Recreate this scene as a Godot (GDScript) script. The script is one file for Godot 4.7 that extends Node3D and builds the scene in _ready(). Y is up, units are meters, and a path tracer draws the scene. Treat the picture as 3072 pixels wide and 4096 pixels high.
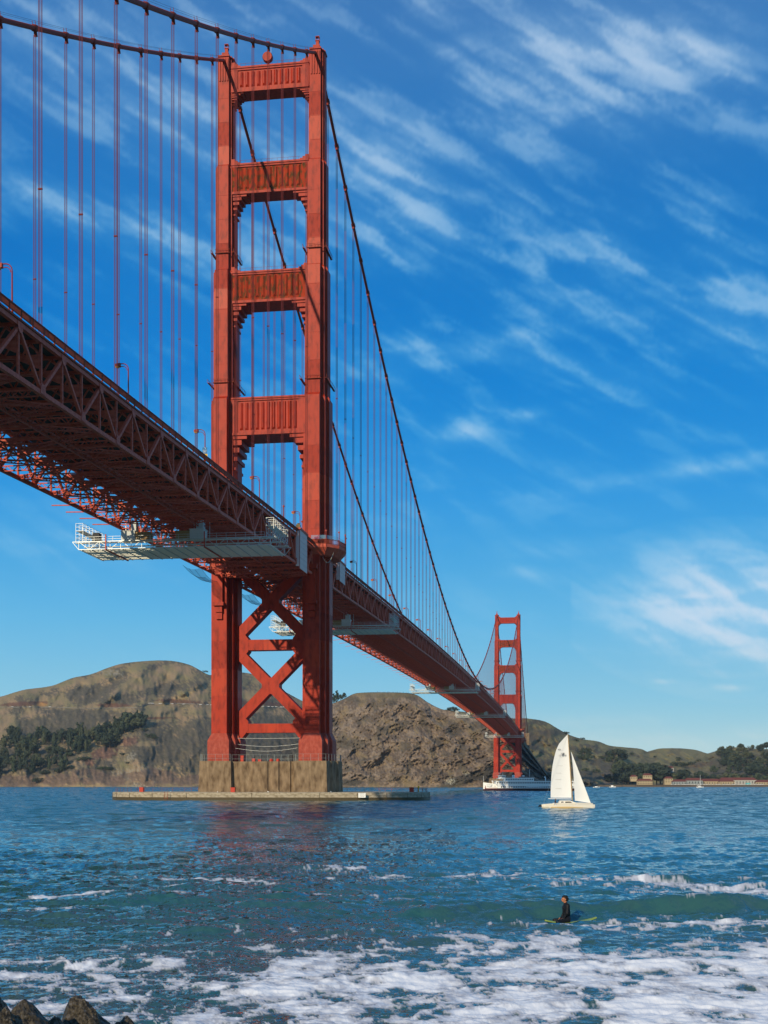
extends Node3D
# A suspension bridge over a strait, seen from the southern shore. Water level is y = 0, north is -z, east is +x.

const EYE := Vector3(89.563, 4.66, 374.087)
const YAW := 0.149
const FOCAL := 5198.9      # focal length in photograph pixels (3072 x 4096)
const HORIZON := 3134.7    # photograph row of the horizon
var RIGHT := Vector3(cos(YAW), 0, -sin(YAW))
var AHEAD := Vector3(-sin(YAW), 0, -cos(YAW))
var M := {}
var taken := {}
var rng := RandomNumberGenerator.new()
var unit_box: ArrayMesh
var bridge: Node3D

# ---------------------------------------------------------------- pixels to places
func from_pixel(u: float, v: float, far: float) -> Vector3:      # a point at forward distance far
	return EYE + (AHEAD + RIGHT * (u - 1536.0) / FOCAL + Vector3.UP * (HORIZON - v) / FOCAL) * far
func on_water(u: float, v: float, y := 0.0) -> Vector3:
	return from_pixel(u, v, (EYE.y - y) * FOCAL / (v - HORIZON))

# ---------------------------------------------------------------- mesh collecting
class Shape:
	var v := PackedVector3Array()
	var n := PackedVector3Array()
	var c := PackedColorArray()
	var uv := PackedVector2Array()
	func tri(a: Vector3, b: Vector3, d: Vector3, out: Vector3) -> void:
		var nn := (b - a).cross(d - a)
		if nn.length_squared() < 1e-16: return
		nn = nn.normalized()
		if nn.dot(out) < 0.0:
			nn = -nn
			v.append(a); v.append(b); v.append(d)
		else:
			v.append(a); v.append(d); v.append(b)
		n.append(nn); n.append(nn); n.append(nn)
	func quad(a: Vector3, b: Vector3, d: Vector3, e: Vector3, out: Vector3) -> void:
		tri(a, b, d, out); tri(a, d, e, out)
	func hexa(p: Array) -> void:          # eight corners: four of one end in a ring, then four of the other
		var m := Vector3.ZERO
		for q: Vector3 in p: m += q
		m /= 8.0
		for f: Array in [[0, 1, 2, 3], [4, 5, 6, 7], [0, 1, 5, 4], [1, 2, 6, 5], [2, 3, 7, 6], [3, 0, 4, 7]]:
			var w: Vector3 = (p[f[0]] + p[f[1]] + p[f[2]] + p[f[3]]) / 4.0 - m
			quad(p[f[0]], p[f[1]], p[f[2]], p[f[3]], w)
	func box(at: Vector3, size: Vector3) -> void:
		var s := size * 0.5
		hexa([at + Vector3(-s.x, -s.y, -s.z), at + Vector3(s.x, -s.y, -s.z), at + Vector3(s.x, -s.y, s.z), at + Vector3(-s.x, -s.y, s.z),
			at + Vector3(-s.x, s.y, -s.z), at + Vector3(s.x, s.y, -s.z), at + Vector3(s.x, s.y, s.z), at + Vector3(-s.x, s.y, s.z)])
	func span(x0: float, x1: float, y0: float, y1: float, z0: float, z1: float) -> void:
		box(Vector3(x0 + x1, y0 + y1, z0 + z1) * 0.5, Vector3(absf(x1 - x0), absf(y1 - y0), absf(z1 - z0)))
	func bar(a: Vector3, b: Vector3, w: float, h: float, up := Vector3.UP) -> void:
		var d := (b - a).normalized()
		var s := d.cross(up)
		s = (d.cross(Vector3.RIGHT) if s.length() < 0.01 else s).normalized() * w * 0.5
		var t := s.cross(d).normalized() * h * 0.5
		hexa([a - s - t, a + s - t, a + s + t, a - s + t, b - s - t, b + s - t, b + s + t, b - s + t])
	func tube(path: PackedVector3Array, radii: Array, sides := 8, smooth := true, caps := true) -> void:
		var rings := []
		var frames := []
		var last := Vector3.ZERO
		for i in path.size():
			var d := (path[mini(i + 1, path.size() - 1)] - path[maxi(i - 1, 0)]).normalized()
			var s := d.cross(Vector3.UP) if last == Vector3.ZERO else last - d * last.dot(d)
			if s.length() < 0.01: s = d.cross(Vector3.RIGHT)
			s = s.normalized()
			last = s
			var t := s.cross(d)
			var ring := []
			var nor := []
			var r: float = radii[mini(i, radii.size() - 1)]
			for k in sides:
				var an := TAU * k / sides
				var q := s * cos(an) + t * sin(an)
				ring.append(path[i] + q * r); nor.append(q)
			rings.append(ring); frames.append(nor)
		for i in path.size() - 1:
			for k in sides:
				var k2 := (k + 1) % sides
				var out: Vector3 = frames[i][k] + frames[i][k2]
				if smooth:
					var at := v.size()
					quad(rings[i][k], rings[i][k2], rings[i + 1][k2], rings[i + 1][k], out)
					for j in range(at, v.size()):
						var best: Vector3 = n[j]
						for o: Array in [[i, k], [i, k2], [i + 1, k], [i + 1, k2]]:
							if v[j].is_equal_approx(rings[o[0]][o[1]]): best = frames[o[0]][o[1]]
						n[j] = best
				else:
					quad(rings[i][k], rings[i][k2], rings[i + 1][k2], rings[i + 1][k], out)
		if caps:
			for e in [0, path.size() - 1]:
				var out: Vector3 = path[0] - path[1] if e == 0 else path[e] - path[e - 1]
				for k in range(1, sides - 1): tri(rings[e][0], rings[e][k], rings[e][k + 1], out)
	func loft(rings: Array, caps := true) -> void:     # rings of equal length, flat faces, wound the same way round y
		for i in rings.size() - 1:
			var lo: PackedVector3Array = rings[i]
			var hi: PackedVector3Array = rings[i + 1]
			var area := 0.0
			for k in lo.size():
				var p := lo[k]; var q := lo[(k + 1) % lo.size()]
				area += p.x * q.z - q.x * p.z
			for k in lo.size():
				var k2 := (k + 1) % lo.size()
				var e := lo[k2] - lo[k]
				if e.length() < 1e-5: e = hi[k2] - hi[k]
				quad(lo[k], lo[k2], hi[k2], hi[k], Vector3(e.z, 0, -e.x) * signf(area))
		if caps:
			for e in [0, rings.size() - 1]:
				var r: PackedVector3Array = rings[e]
				var flat := PackedVector2Array()
				for q in r: flat.append(Vector2(q.x, q.z))
				var ix := Geometry2D.triangulate_polygon(flat)
				for k in range(0, ix.size(), 3):
					tri(r[ix[k]], r[ix[k + 1]], r[ix[k + 2]], Vector3.DOWN if e == 0 else Vector3.UP)
	func plate(flat: PackedVector2Array, z0: float, z1: float) -> void:   # an outline in x and y, thick along z
		var ix := Geometry2D.triangulate_polygon(flat)
		for e: float in [z0, z1]:
			for k in range(0, ix.size(), 3):
				tri(Vector3(flat[ix[k]].x, flat[ix[k]].y, e), Vector3(flat[ix[k + 1]].x, flat[ix[k + 1]].y, e), Vector3(flat[ix[k + 2]].x, flat[ix[k + 2]].y, e), Vector3(0, 0, e - (z0 + z1) * 0.5))
		var area := 0.0
		for k in flat.size(): area += flat[k].cross(flat[(k + 1) % flat.size()])
		for k in flat.size():
			var p := flat[k]; var q := flat[(k + 1) % flat.size()]
			quad(Vector3(p.x, p.y, z0), Vector3(q.x, q.y, z0), Vector3(q.x, q.y, z1), Vector3(p.x, p.y, z1), Vector3(q.y - p.y, p.x - q.x, 0) * signf(area))
	func mesh() -> ArrayMesh:
		var a := []
		a.resize(Mesh.ARRAY_MAX)
		a[Mesh.ARRAY_VERTEX] = v
		a[Mesh.ARRAY_NORMAL] = n
		if c.size() == v.size() and c.size() > 0: a[Mesh.ARRAY_COLOR] = c
		if uv.size() == v.size() and uv.size() > 0: a[Mesh.ARRAY_TEX_UV] = uv
		var m := ArrayMesh.new()
		m.add_surface_from_arrays(Mesh.PRIMITIVE_TRIANGLES, a)
		return m

# ---------------------------------------------------------------- naming and placing
func numbered(called: String) -> String:
	taken[called] = taken.get(called, 0) + 1
	return called if taken[called] == 1 else "%s_%03d" % [called, taken[called] - 1]
func tag(o: Node3D, label: String, category: String, group := "") -> Node3D:
	o.set_meta("label", label); o.set_meta("category", category)
	if group: o.set_meta("group", group)
	return o
func base(called: String, at: Vector3, turn := 0.0) -> Node3D:
	var o := Node3D.new()
	o.name = numbered(called); add_child(o); o.position = at; o.rotation.y = turn
	return o
func part(parent: Node, called: String, m: Mesh, mat: Material, x := Transform3D.IDENTITY) -> MeshInstance3D:
	var o := MeshInstance3D.new()
	o.name = called; o.mesh = m; o.material_override = mat; o.transform = x
	parent.add_child(o, true)
	return o
func group_part(parent: Node, called: String, at := Vector3.ZERO) -> Node3D:
	var o := Node3D.new()
	o.name = called; parent.add_child(o, true); o.position = at
	return o
func thing_mesh(called: String, m: Mesh, mat: Material, at := Vector3.ZERO) -> MeshInstance3D:
	return part(self, numbered(called), m, mat, Transform3D(Basis(), at))
func structure(called: String, m: Mesh, mat: Material) -> MeshInstance3D:
	var o := thing_mesh(called, m, mat)
	o.set_meta("kind", "structure")
	return o
func copy_of(o: Node3D, called: String) -> Node3D:
	var d: Node3D = o.duplicate()
	d.name = numbered(called); add_child(d)
	return d
func member(parent: Node, called: String, a: Vector3, b: Vector3, w: float, h: float, mat: Material, up := Vector3.UP) -> MeshInstance3D:  # one bar sharing the unit box
	var d := b - a
	var y := d.normalized()
	var s := y.cross(up)
	s = (y.cross(Vector3.RIGHT) if s.length() < 0.01 else s).normalized()
	var t := s.cross(y)
	return part(parent, called, unit_box, mat, Transform3D(Basis(s * w, d, t * h), (a + b) * 0.5))
func block(parent: Node, called: String, at: Vector3, size: Vector3, mat: Material) -> MeshInstance3D:
	return part(parent, called, unit_box, mat, Transform3D(Basis.from_scale(size), at))

# ---------------------------------------------------------------- materials
func noise_tex(freq: float, seed_: int, stops: Array, size := 512, kind := FastNoiseLite.TYPE_SIMPLEX_SMOOTH, octaves := 5) -> NoiseTexture2D:
	var f := FastNoiseLite.new()
	f.noise_type = kind; f.frequency = freq; f.seed = seed_; f.fractal_octaves = octaves
	var t := NoiseTexture2D.new()
	t.width = size; t.height = size; t.seamless = true; t.noise = f
	var g := Gradient.new()
	var offs := PackedFloat32Array(); var cols := PackedColorArray()
	for s: Array in stops:
		offs.append(s[0]); cols.append(s[1])
	g.offsets = offs; g.colors = cols
	t.color_ramp = g
	return t
func bump_tex(freq: float, seed_: int, strength: float, size := 512, kind := FastNoiseLite.TYPE_SIMPLEX_SMOOTH) -> NoiseTexture2D:
	var f := FastNoiseLite.new()
	f.noise_type = kind; f.frequency = freq; f.seed = seed_; f.fractal_octaves = 4
	var t := NoiseTexture2D.new()
	t.width = size; t.height = size; t.seamless = true; t.noise = f; t.as_normal_map = true; t.bump_strength = strength
	return t
func mat(called: String, color: Color, rough := 0.7, metal := 0.0) -> StandardMaterial3D:
	var m := StandardMaterial3D.new()
	m.resource_name = called; m.albedo_color = color; m.roughness = rough; m.metallic = metal; m.metallic_specular = 0.3
	M[called] = m
	return m
func lin(r: float, g: float, b: float) -> Color:      # a real-world base colour, given as linear values
	return Color(r, g, b).linear_to_srgb()
func tri_tex(m: StandardMaterial3D, tex: Texture2D, metres: Vector3, world := true) -> StandardMaterial3D:
	m.albedo_texture = tex; m.uv1_triplanar = true; m.uv1_world_triplanar = world
	m.uv1_scale = Vector3(1.0 / metres.x, 1.0 / metres.y, 1.0 / metres.z)
	m.uv1_triplanar_sharpness = 6.0
	return m

func make_materials() -> void:
	unit_box = (func() -> ArrayMesh:
		var s := Shape.new()
		s.box(Vector3.ZERO, Vector3.ONE)
		return s.mesh()).call()
	# red-orange paint with small faded and touched-up spots
	var worn := noise_tex(0.010, 3, [[0.0, lin(0.50, 0.46, 0.50)], [0.32, lin(0.80, 0.76, 0.76)], [0.46, lin(0.93, 0.90, 0.88)], [0.62, lin(1.0, 1.0, 1.0)], [1.0, lin(1.0, 1.0, 1.0)]], 1024)
	tri_tex(mat("orange_paint", lin(0.40, 0.030, 0.009), 0.5), worn, Vector3(18, 46, 18))
	tri_tex(mat("orange_fresh", lin(0.45, 0.038, 0.010), 0.45), worn, Vector3(18, 46, 18))
	tri_tex(mat("orange_aged", lin(0.35, 0.032, 0.014), 0.6), worn, Vector3(15, 40, 15))
	tri_tex(mat("faded_paint", Color.WHITE, 0.6), noise_tex(0.014, 7, [[0.0, lin(0.27, 0.042, 0.025)], [0.5, lin(0.36, 0.062, 0.038)], [1.0, lin(0.42, 0.10, 0.065)]]), Vector3(9, 14, 9))
	tri_tex(mat("truss_paint", Color.WHITE, 0.6), noise_tex(0.02, 11, [[0.0, lin(0.42, 0.070, 0.038)], [0.5, lin(0.56, 0.100, 0.056)], [0.8, lin(0.60, 0.125, 0.072)], [1.0, lin(0.62, 0.18, 0.11)]]), Vector3(12, 7, 12))
	# panels of the two middle portal struts: lichen and rust in upright streaks over the paint
	tri_tex(mat("lichen_paint", Color.WHITE, 0.85), noise_tex(0.02, 23, [[0.0, lin(0.05, 0.03, 0.012)], [0.30, lin(0.11, 0.045, 0.014)], [0.44, lin(0.23, 0.045, 0.013)], [0.56, lin(0.34, 0.034, 0.011)], [1.0, lin(0.38, 0.05, 0.016)]]), Vector3(14, 30, 14))
	mat("cable_paint", lin(0.27, 0.034, 0.016), 0.6)
	mat("rope_paint", lin(0.17, 0.022, 0.020), 0.7)
	mat("rail_paint", lin(0.25, 0.045, 0.02), 0.7)
	tri_tex(mat("asphalt", Color.WHITE, 0.9), noise_tex(0.05, 5, [[0.0, lin(0.035, 0.035, 0.035)], [1.0, lin(0.07, 0.07, 0.068)]]), Vector3(6, 6, 6))
	# concrete with dark run-off streaks
	tri_tex(mat("pier_concrete", Color.WHITE, 0.9), noise_tex(0.016, 31, [[0.0, lin(0.085, 0.055, 0.032)], [0.34, lin(0.18, 0.122, 0.072)], [0.5, lin(0.22, 0.155, 0.094)], [0.66, lin(0.25, 0.175, 0.105)], [1.0, lin(0.34, 0.25, 0.16)]], 1024), Vector3(30, 75, 30))
	tri_tex(mat("fender_concrete", Color.WHITE, 0.9), noise_tex(0.02, 37, [[0.0, lin(0.20, 0.16, 0.105)], [0.5, lin(0.38, 0.32, 0.23)], [1.0, lin(0.47, 0.41, 0.31)]]), Vector3(14, 8, 14))
	tri_tex(mat("wet_concrete", Color.WHITE, 0.5), noise_tex(0.03, 39, [[0.0, lin(0.035, 0.028, 0.014)], [0.6, lin(0.085, 0.062, 0.03)], [1.0, lin(0.13, 0.10, 0.055)]]), Vector3(6, 4, 6))
	mat("galvanized", lin(0.55, 0.57, 0.55), 0.42, 0.35)
	tri_tex(mat("planking", Color.WHITE, 0.6, 0.25), noise_tex(0.03, 41, [[0.0, lin(0.70, 0.68, 0.58)], [1.0, lin(0.86, 0.84, 0.74)]]), Vector3(5, 5, 5))
	mat("hut_white", lin(0.62, 0.64, 0.62), 0.6)
	tri_tex(mat("plywood", Color.WHITE, 0.8), noise_tex(0.02, 43, [[0.0, lin(0.30, 0.19, 0.08)], [1.0, lin(0.45, 0.30, 0.14)]]), Vector3(1, 5, 1))
	mat("dark_grey", lin(0.05, 0.05, 0.05), 0.7)
	mat("red_paint", lin(0.50, 0.055, 0.03), 0.5)
	mat("lamp_lens", lin(0.62, 0.33, 0.05), 0.25)
	mat("sheeting", lin(0.74, 0.55, 0.50), 0.7)
	mat("net_blue", lin(0.03, 0.12, 0.18), 0.9)
	mat("sign_blue", lin(0.012, 0.14, 0.32), 0.5)
	mat("sign_yellow", lin(0.75, 0.42, 0.01), 0.5)
	mat("white_paint", lin(0.85, 0.84, 0.80), 0.45)
	mat("black_paint", lin(0.012, 0.012, 0.014), 0.5)
	mat("hull_white", lin(0.78, 0.72, 0.60), 0.3)
	mat("hull_tan", lin(0.60, 0.42, 0.19), 0.4)
	mat("hull_dark", lin(0.05, 0.014, 0.02), 0.5)
	mat("hull_red", lin(0.30, 0.045, 0.04), 0.5)
	mat("window_dark", lin(0.018, 0.016, 0.02), 0.45)
	var sail := mat("sail_cloth", lin(0.78, 0.78, 0.76), 0.75)
	sail.backlight = Color(0.55, 0.52, 0.46)
	var glass := mat("clear_screen", Color(0.55, 0.75, 0.85, 0.22), 0.08)
	glass.transparency = BaseMaterial3D.TRANSPARENCY_ALPHA
	var net := mat("net_sheet", Color(0.05, 0.28, 0.42, 0.35), 0.9)
	net.transparency = BaseMaterial3D.TRANSPARENCY_ALPHA
	mat("roof_red", lin(0.15, 0.045, 0.035), 0.8)
	mat("wall_cream", lin(0.44, 0.35, 0.21), 0.85)
	mat("wall_pale", lin(0.42, 0.40, 0.35), 0.85)
	mat("wall_grey", lin(0.28, 0.31, 0.30), 0.85)
	mat("turquoise", lin(0.12, 0.50, 0.48), 0.6)
	mat("skin", lin(0.42, 0.17, 0.085), 0.6)
	mat("hair", lin(0.012, 0.010, 0.009), 0.6)
	var suit := mat("wetsuit", lin(0.007, 0.008, 0.011), 0.55)
	suit.rim_enabled = true; suit.rim = 0.2
	mat("board_green", lin(0.24, 0.32, 0.07), 0.45)
	mat("jacket_dark", lin(0.03, 0.016, 0.03), 0.8)
	(M.planking as StandardMaterial3D).metallic_specular = 0.6
	mat("bark", lin(0.07, 0.05, 0.035), 0.9)
	for k: Array in [["leaf_dark", 0.040, 0.055, 0.036], ["leaf_mid", 0.062, 0.080, 0.044], ["leaf_olive", 0.085, 0.095, 0.05], ["leaf_grey", 0.12, 0.125, 0.09]]:
		var l := mat(k[0], lin(k[1], k[2], k[3]), 0.8)
		l.backlight = Color(0.1, 0.12, 0.05)

# ---------------------------------------------------------------- sky
func smooth(a: float, b: float, x: float) -> float:
	var t := clampf((x - a) / (b - a), 0.0, 1.0)
	return t * t * (3.0 - 2.0 * t)
func make_sky() -> PanoramaSkyMaterial:
	var w := 4096
	var h := 2048
	var stops := [[0.0, 190, 212, 214], [1.5, 174, 210, 218], [3.7, 138, 198, 224], [7.0, 100, 181, 226], [12.3, 48, 150, 220], [17.4, 10, 122, 204], [22.0, 12, 112, 192], [27.0, 36, 112, 184], [31.0, 50, 112, 178], [45.0, 52, 108, 170], [90.0, 42, 92, 152]]
	var thin := FastNoiseLite.new()         # wisps in a flat layer high above
	thin.seed = 5; thin.frequency = 1.2; thin.fractal_octaves = 6; thin.fractal_lacunarity = 2.1; thin.fractal_gain = 0.52
	thin.domain_warp_enabled = true; thin.domain_warp_amplitude = 0.9; thin.domain_warp_frequency = 0.5; thin.domain_warp_fractal_octaves = 4
	var veil := FastNoiseLite.new()
	veil.seed = 19; veil.frequency = 0.22; veil.fractal_octaves = 3
	var hair := FastNoiseLite.new()           # drawn-out filaments
	hair.seed = 29; hair.frequency = 1.0; hair.fractal_octaves = 5; hair.fractal_gain = 0.55
	hair.domain_warp_enabled = true; hair.domain_warp_amplitude = 0.8; hair.domain_warp_frequency = 0.45; hair.domain_warp_fractal_octaves = 4
	# cloud banks that can be told apart: photograph column and row, half width, half height, tilt, weight
	var banks := [
		[2500, 150, 560, 200, 0.10, 0.85], [2250, 330, 420, 160, 0.25, 0.5], [2960, 180, 260, 220, 0.2, 0.6], [1880, 170, 150, 60, -0.3, 0.55], [1500, 640, 260, 200, 0.3, 0.50], [1600, 830, 200, 90, 0.4, 0.42],
		[800, 520, 900, 170, 0.5, 0.42], [420, 880, 620, 110, 0.28, 0.48], [1300, 830, 330, 150, 0.4, 0.42], [150, 780, 260, 90, 0.4, 0.4], [620, 150, 700, 160, 0.2, 0.30],
		[2950, 1330, 330, 150, 0.1, 0.42], [2650, 1150, 620, 220, 0.05, 0.22], [1860, 1400, 400, 60, -0.2, 0.46], [2280, 1470, 460, 60, 0.18, 0.42], [2960, 1010, 340, 90, -0.1, 0.3],
		[1840, 1735, 110, 42, -0.18, 0.62], [2110, 1655, 80, 24, -0.12, 0.42], [2780, 1880, 420, 34, -0.16, 0.60], [2960, 1850, 180, 26, -0.28, 0.5],
		[2260, 2200, 250, 40, -0.02, 0.36], [2120, 2290, 140, 34, 0.12, 0.3], [2990, 2440, 440, 210, 0.03, 2.1], [3060, 2560, 330, 80, 0.06, 0.7], [3000, 2250, 320, 90, -0.05, 0.5],
		[2940, 2750, 115, 17, 0.0, 0.9], [2660, 2726, 60, 9, 0.0, 0.6], [2900, 2960, 700, 45, 0.0, 0.34], [2400, 2890, 300, 30, 0.0, 0.16], [200, 2130, 330, 110, 0.05, 0.24], [1560, 1450, 260, 110, -0.1, 0.3]]
	var data := PackedByteArray()
	data.resize(w * h * 3)
	for pass_ in 2:                                # coarse all round, then fine where the strait's sky is
		var step := 4 if pass_ == 0 else 1
		var i0 := 0 if pass_ == 0 else -int(w * 0.105)
		var i1 := w if pass_ == 0 else int(w * 0.06)
		for j in range(0 if pass_ == 0 else int(h * 0.30), h / 2, step):
			var el := (0.5 - (j + 0.5) / h) * PI
			var deg := rad_to_deg(el)
			var k := 0
			while k < stops.size() - 2 and stops[k + 1][0] < deg: k += 1
			var t: float = clampf((deg - stops[k][0]) / (stops[k + 1][0] - stops[k][0]), 0, 1)
			var r0: float = lerpf(stops[k][1], stops[k + 1][1], t)
			var g0: float = lerpf(stops[k][2], stops[k + 1][2], t)
			var b0: float = lerpf(stops[k][3], stops[k + 1][3], t)
			var ce := cos(el)
			var se := sin(el)
			var tan_el := tan(el)
			var warm := smooth(7.0, 1.0, deg)
			var high := smooth(3.0, 22.0, deg)
			var near := []                         # the banks that reach this row
			for bk: Array in banks:
				var row := HORIZON - FOCAL * tan_el
				if absf(row - bk[1]) < 1.6 * bk[3] + absf(bk[4]) * 1.6 * bk[2] + 0.09 * (HORIZON - row): near.append(bk)
			for i in range(i0, i1, step):
				var az := wrapf((i + 0.5) / w * TAU, -PI, PI)      # 0 is north, east is positive
				var rel := az + YAW                                # from the camera's heading
				var cr := cos(rel)
				var d := 3.0 * ce / (se + 0.16)
				var px := sin(az) * d
				var pz := cos(az) * d
				var wisp := thin.get_noise_2d(px * 0.75 + pz * 0.2, pz * 1.25 - px * 0.15)
				var cover := 0.0
				var edge := smooth(0.8, 0.9, cr)
				if edge > 0.0:
					var u := 1536.0 + FOCAL * tan(rel)
					var v := HORIZON - FOCAL * tan_el / cr
					for bk: Array in near:
						var dx: float = (u - bk[0]) / bk[2]
						if dx > 1.6 or dx < -1.6: continue
						var dy: float = (v - bk[1] - bk[4] * (u - bk[0])) / bk[3]
						var q := dx * dx + dy * dy
						if q < 3.2: cover = maxf(cover, bk[5] * exp(-q * 1.05))
					cover *= edge
				if edge < 1.0: cover += (1.0 - edge) * clampf(veil.get_noise_2d(px * 0.7, pz) * 1.4 + 0.25, 0.0, 0.8)
				var hx := rad_to_deg(az) * ce + 0.35 * deg
				var thread := hair.get_noise_2d((hx * 0.82 - deg * 0.57) * 0.17, (hx * 0.57 + deg * 0.82) * 0.60)
				var lump := smooth(-0.62, 0.72, wisp * 0.62 + thread * 1.0)
				var milk := clampf(veil.get_noise_2d(px * 0.9 + 40.0, pz * 1.3) * 1.2 + 0.55, 0.0, 1.0) * high
				var dens := cover * (0.40 + 0.62 * lump) * (0.40 + 0.70 * lump) + 0.40 * milk * lump * lump * lump + 0.05 * milk
				dens = 1.0 - exp(-1.25 * dens)
				var r := int(r0 + (lerpf(206, 214, warm) - r0) * dens)
				var g := int(g0 + (lerpf(221, 222, warm) - g0) * dens)
				var b := int(b0 + (lerpf(238, 220, warm) - b0) * dens)
				for sj in step:
					for si in step:
						var at := ((j + sj) * w + posmod(i + si, w)) * 3
						data[at] = r; data[at + 1] = g; data[at + 2] = b
	var sea := PackedByteArray()
	for k in 4096: sea.append_array(PackedByteArray([40, 78, 96]))
	data.resize(w * (h / 2) * 3)
	for k in h / 2: data.append_array(sea)
	var im := Image.create_from_data(w, h, false, Image.FORMAT_RGB8, data)
	var m := PanoramaSkyMaterial.new()
	m.panorama = ImageTexture.create_from_image(im)
	return m

func make_view() -> void:
	var cam := Camera3D.new()
	cam.name = "camera"
	add_child(cam)
	cam.position = EYE
	cam.rotation = Vector3(0, YAW, 0)
	cam.projection = Camera3D.PROJECTION_FRUSTUM
	cam.near = 0.5
	cam.far = 9000.0
	cam.size = 0.5 * 4096.0 / FOCAL
	cam.frustum_offset = Vector2(0, 0.5 * (HORIZON - 2048.0) / FOCAL)
	cam.current = true
	var e := Environment.new()
	e.background_mode = Environment.BG_SKY
	e.sky = Sky.new()
	e.sky.sky_material = make_sky()
	e.background_energy_multiplier = SKY_ENERGY
	e.tonemap_mode = Environment.TONE_MAPPER_LINEAR
	e.tonemap_exposure = EXPOSURE
	e.fog_enabled = true
	e.fog_density = 0.00003
	e.fog_light_color = Color(0.72, 0.80, 0.86)
	e.sdfgi_enabled = true; e.ssao_enabled = true; e.ssil_enabled = true
	var we := WorldEnvironment.new()
	we.name = "world_environment"
	we.environment = e
	add_child(we)
	var sun := DirectionalLight3D.new()
	sun.name = "sun"
	add_child(sun)
	sun.light_energy = SUN_ENERGY
	sun.light_color = Color(1.0, 0.93, 0.80)
	sun.light_angular_distance = 0.5
	sun.shadow_enabled = true
	# afternoon sun: 20 degrees west of the bridge's southern line, 23 degrees up
	var az := deg_to_rad(20.0)
	var el := deg_to_rad(23.0)
	var towards := Vector3(sin(az) * cos(el), -sin(el), -cos(az) * cos(el))
	sun.look_at_from_position(Vector3(-100, 300, 600), Vector3(-100, 300, 600) + towards)
const SKY_ENERGY := 0.95
const SUN_ENERGY := 1.15
const EXPOSURE := 1.1

# ---------------------------------------------------------------- the bridge
const HALF := 13.72          # the cables and trusses stand this far east and west of the centre line
const PANEL := 15.24
const SPAN := 1280.16
const SIDE := 343.0
func road(z: float) -> float:           # height of the roadway
	if z >= 0.0: return 73.3 - 0.0245 * z
	if z <= -SPAN: return 73.3 - 0.0245 * (-SPAN - z)
	var t := -z / SPAN
	return 73.3 + 6.7 * 4.0 * t * (1.0 - t)
func cable(z: float) -> float:
	if z > 0.0: return 219.0 - 0.535 * z + 0.00022 * z * z
	if z < -SPAN:
		var q := -SPAN - z
		return 219.0 - 0.535 * q + 0.00022 * q * q
	var t := (z + SPAN * 0.5) / (SPAN * 0.5)
	return 82.5 + 136.5 * t * t

func stepped(h: Array, d: Array, y: float, cx: float) -> PackedVector3Array:    # a plan with stepped corners
	var q := []
	for i in h.size():
		q.append(Vector2(h[i], d[i]))
		if i < h.size() - 1: q.append(Vector2(h[i], d[i + 1]))
	var out := PackedVector3Array()
	for i in q.size(): out.append(Vector3(cx + q[i].x, y, q[i].y))
	for i in range(q.size() - 1, -1, -1): out.append(Vector3(cx + q[i].x, y, -q[i].y))
	for i in q.size(): out.append(Vector3(cx - q[i].x, y, -q[i].y))
	for i in range(q.size() - 1, -1, -1): out.append(Vector3(cx - q[i].x, y, q[i].y))
	return out

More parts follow.
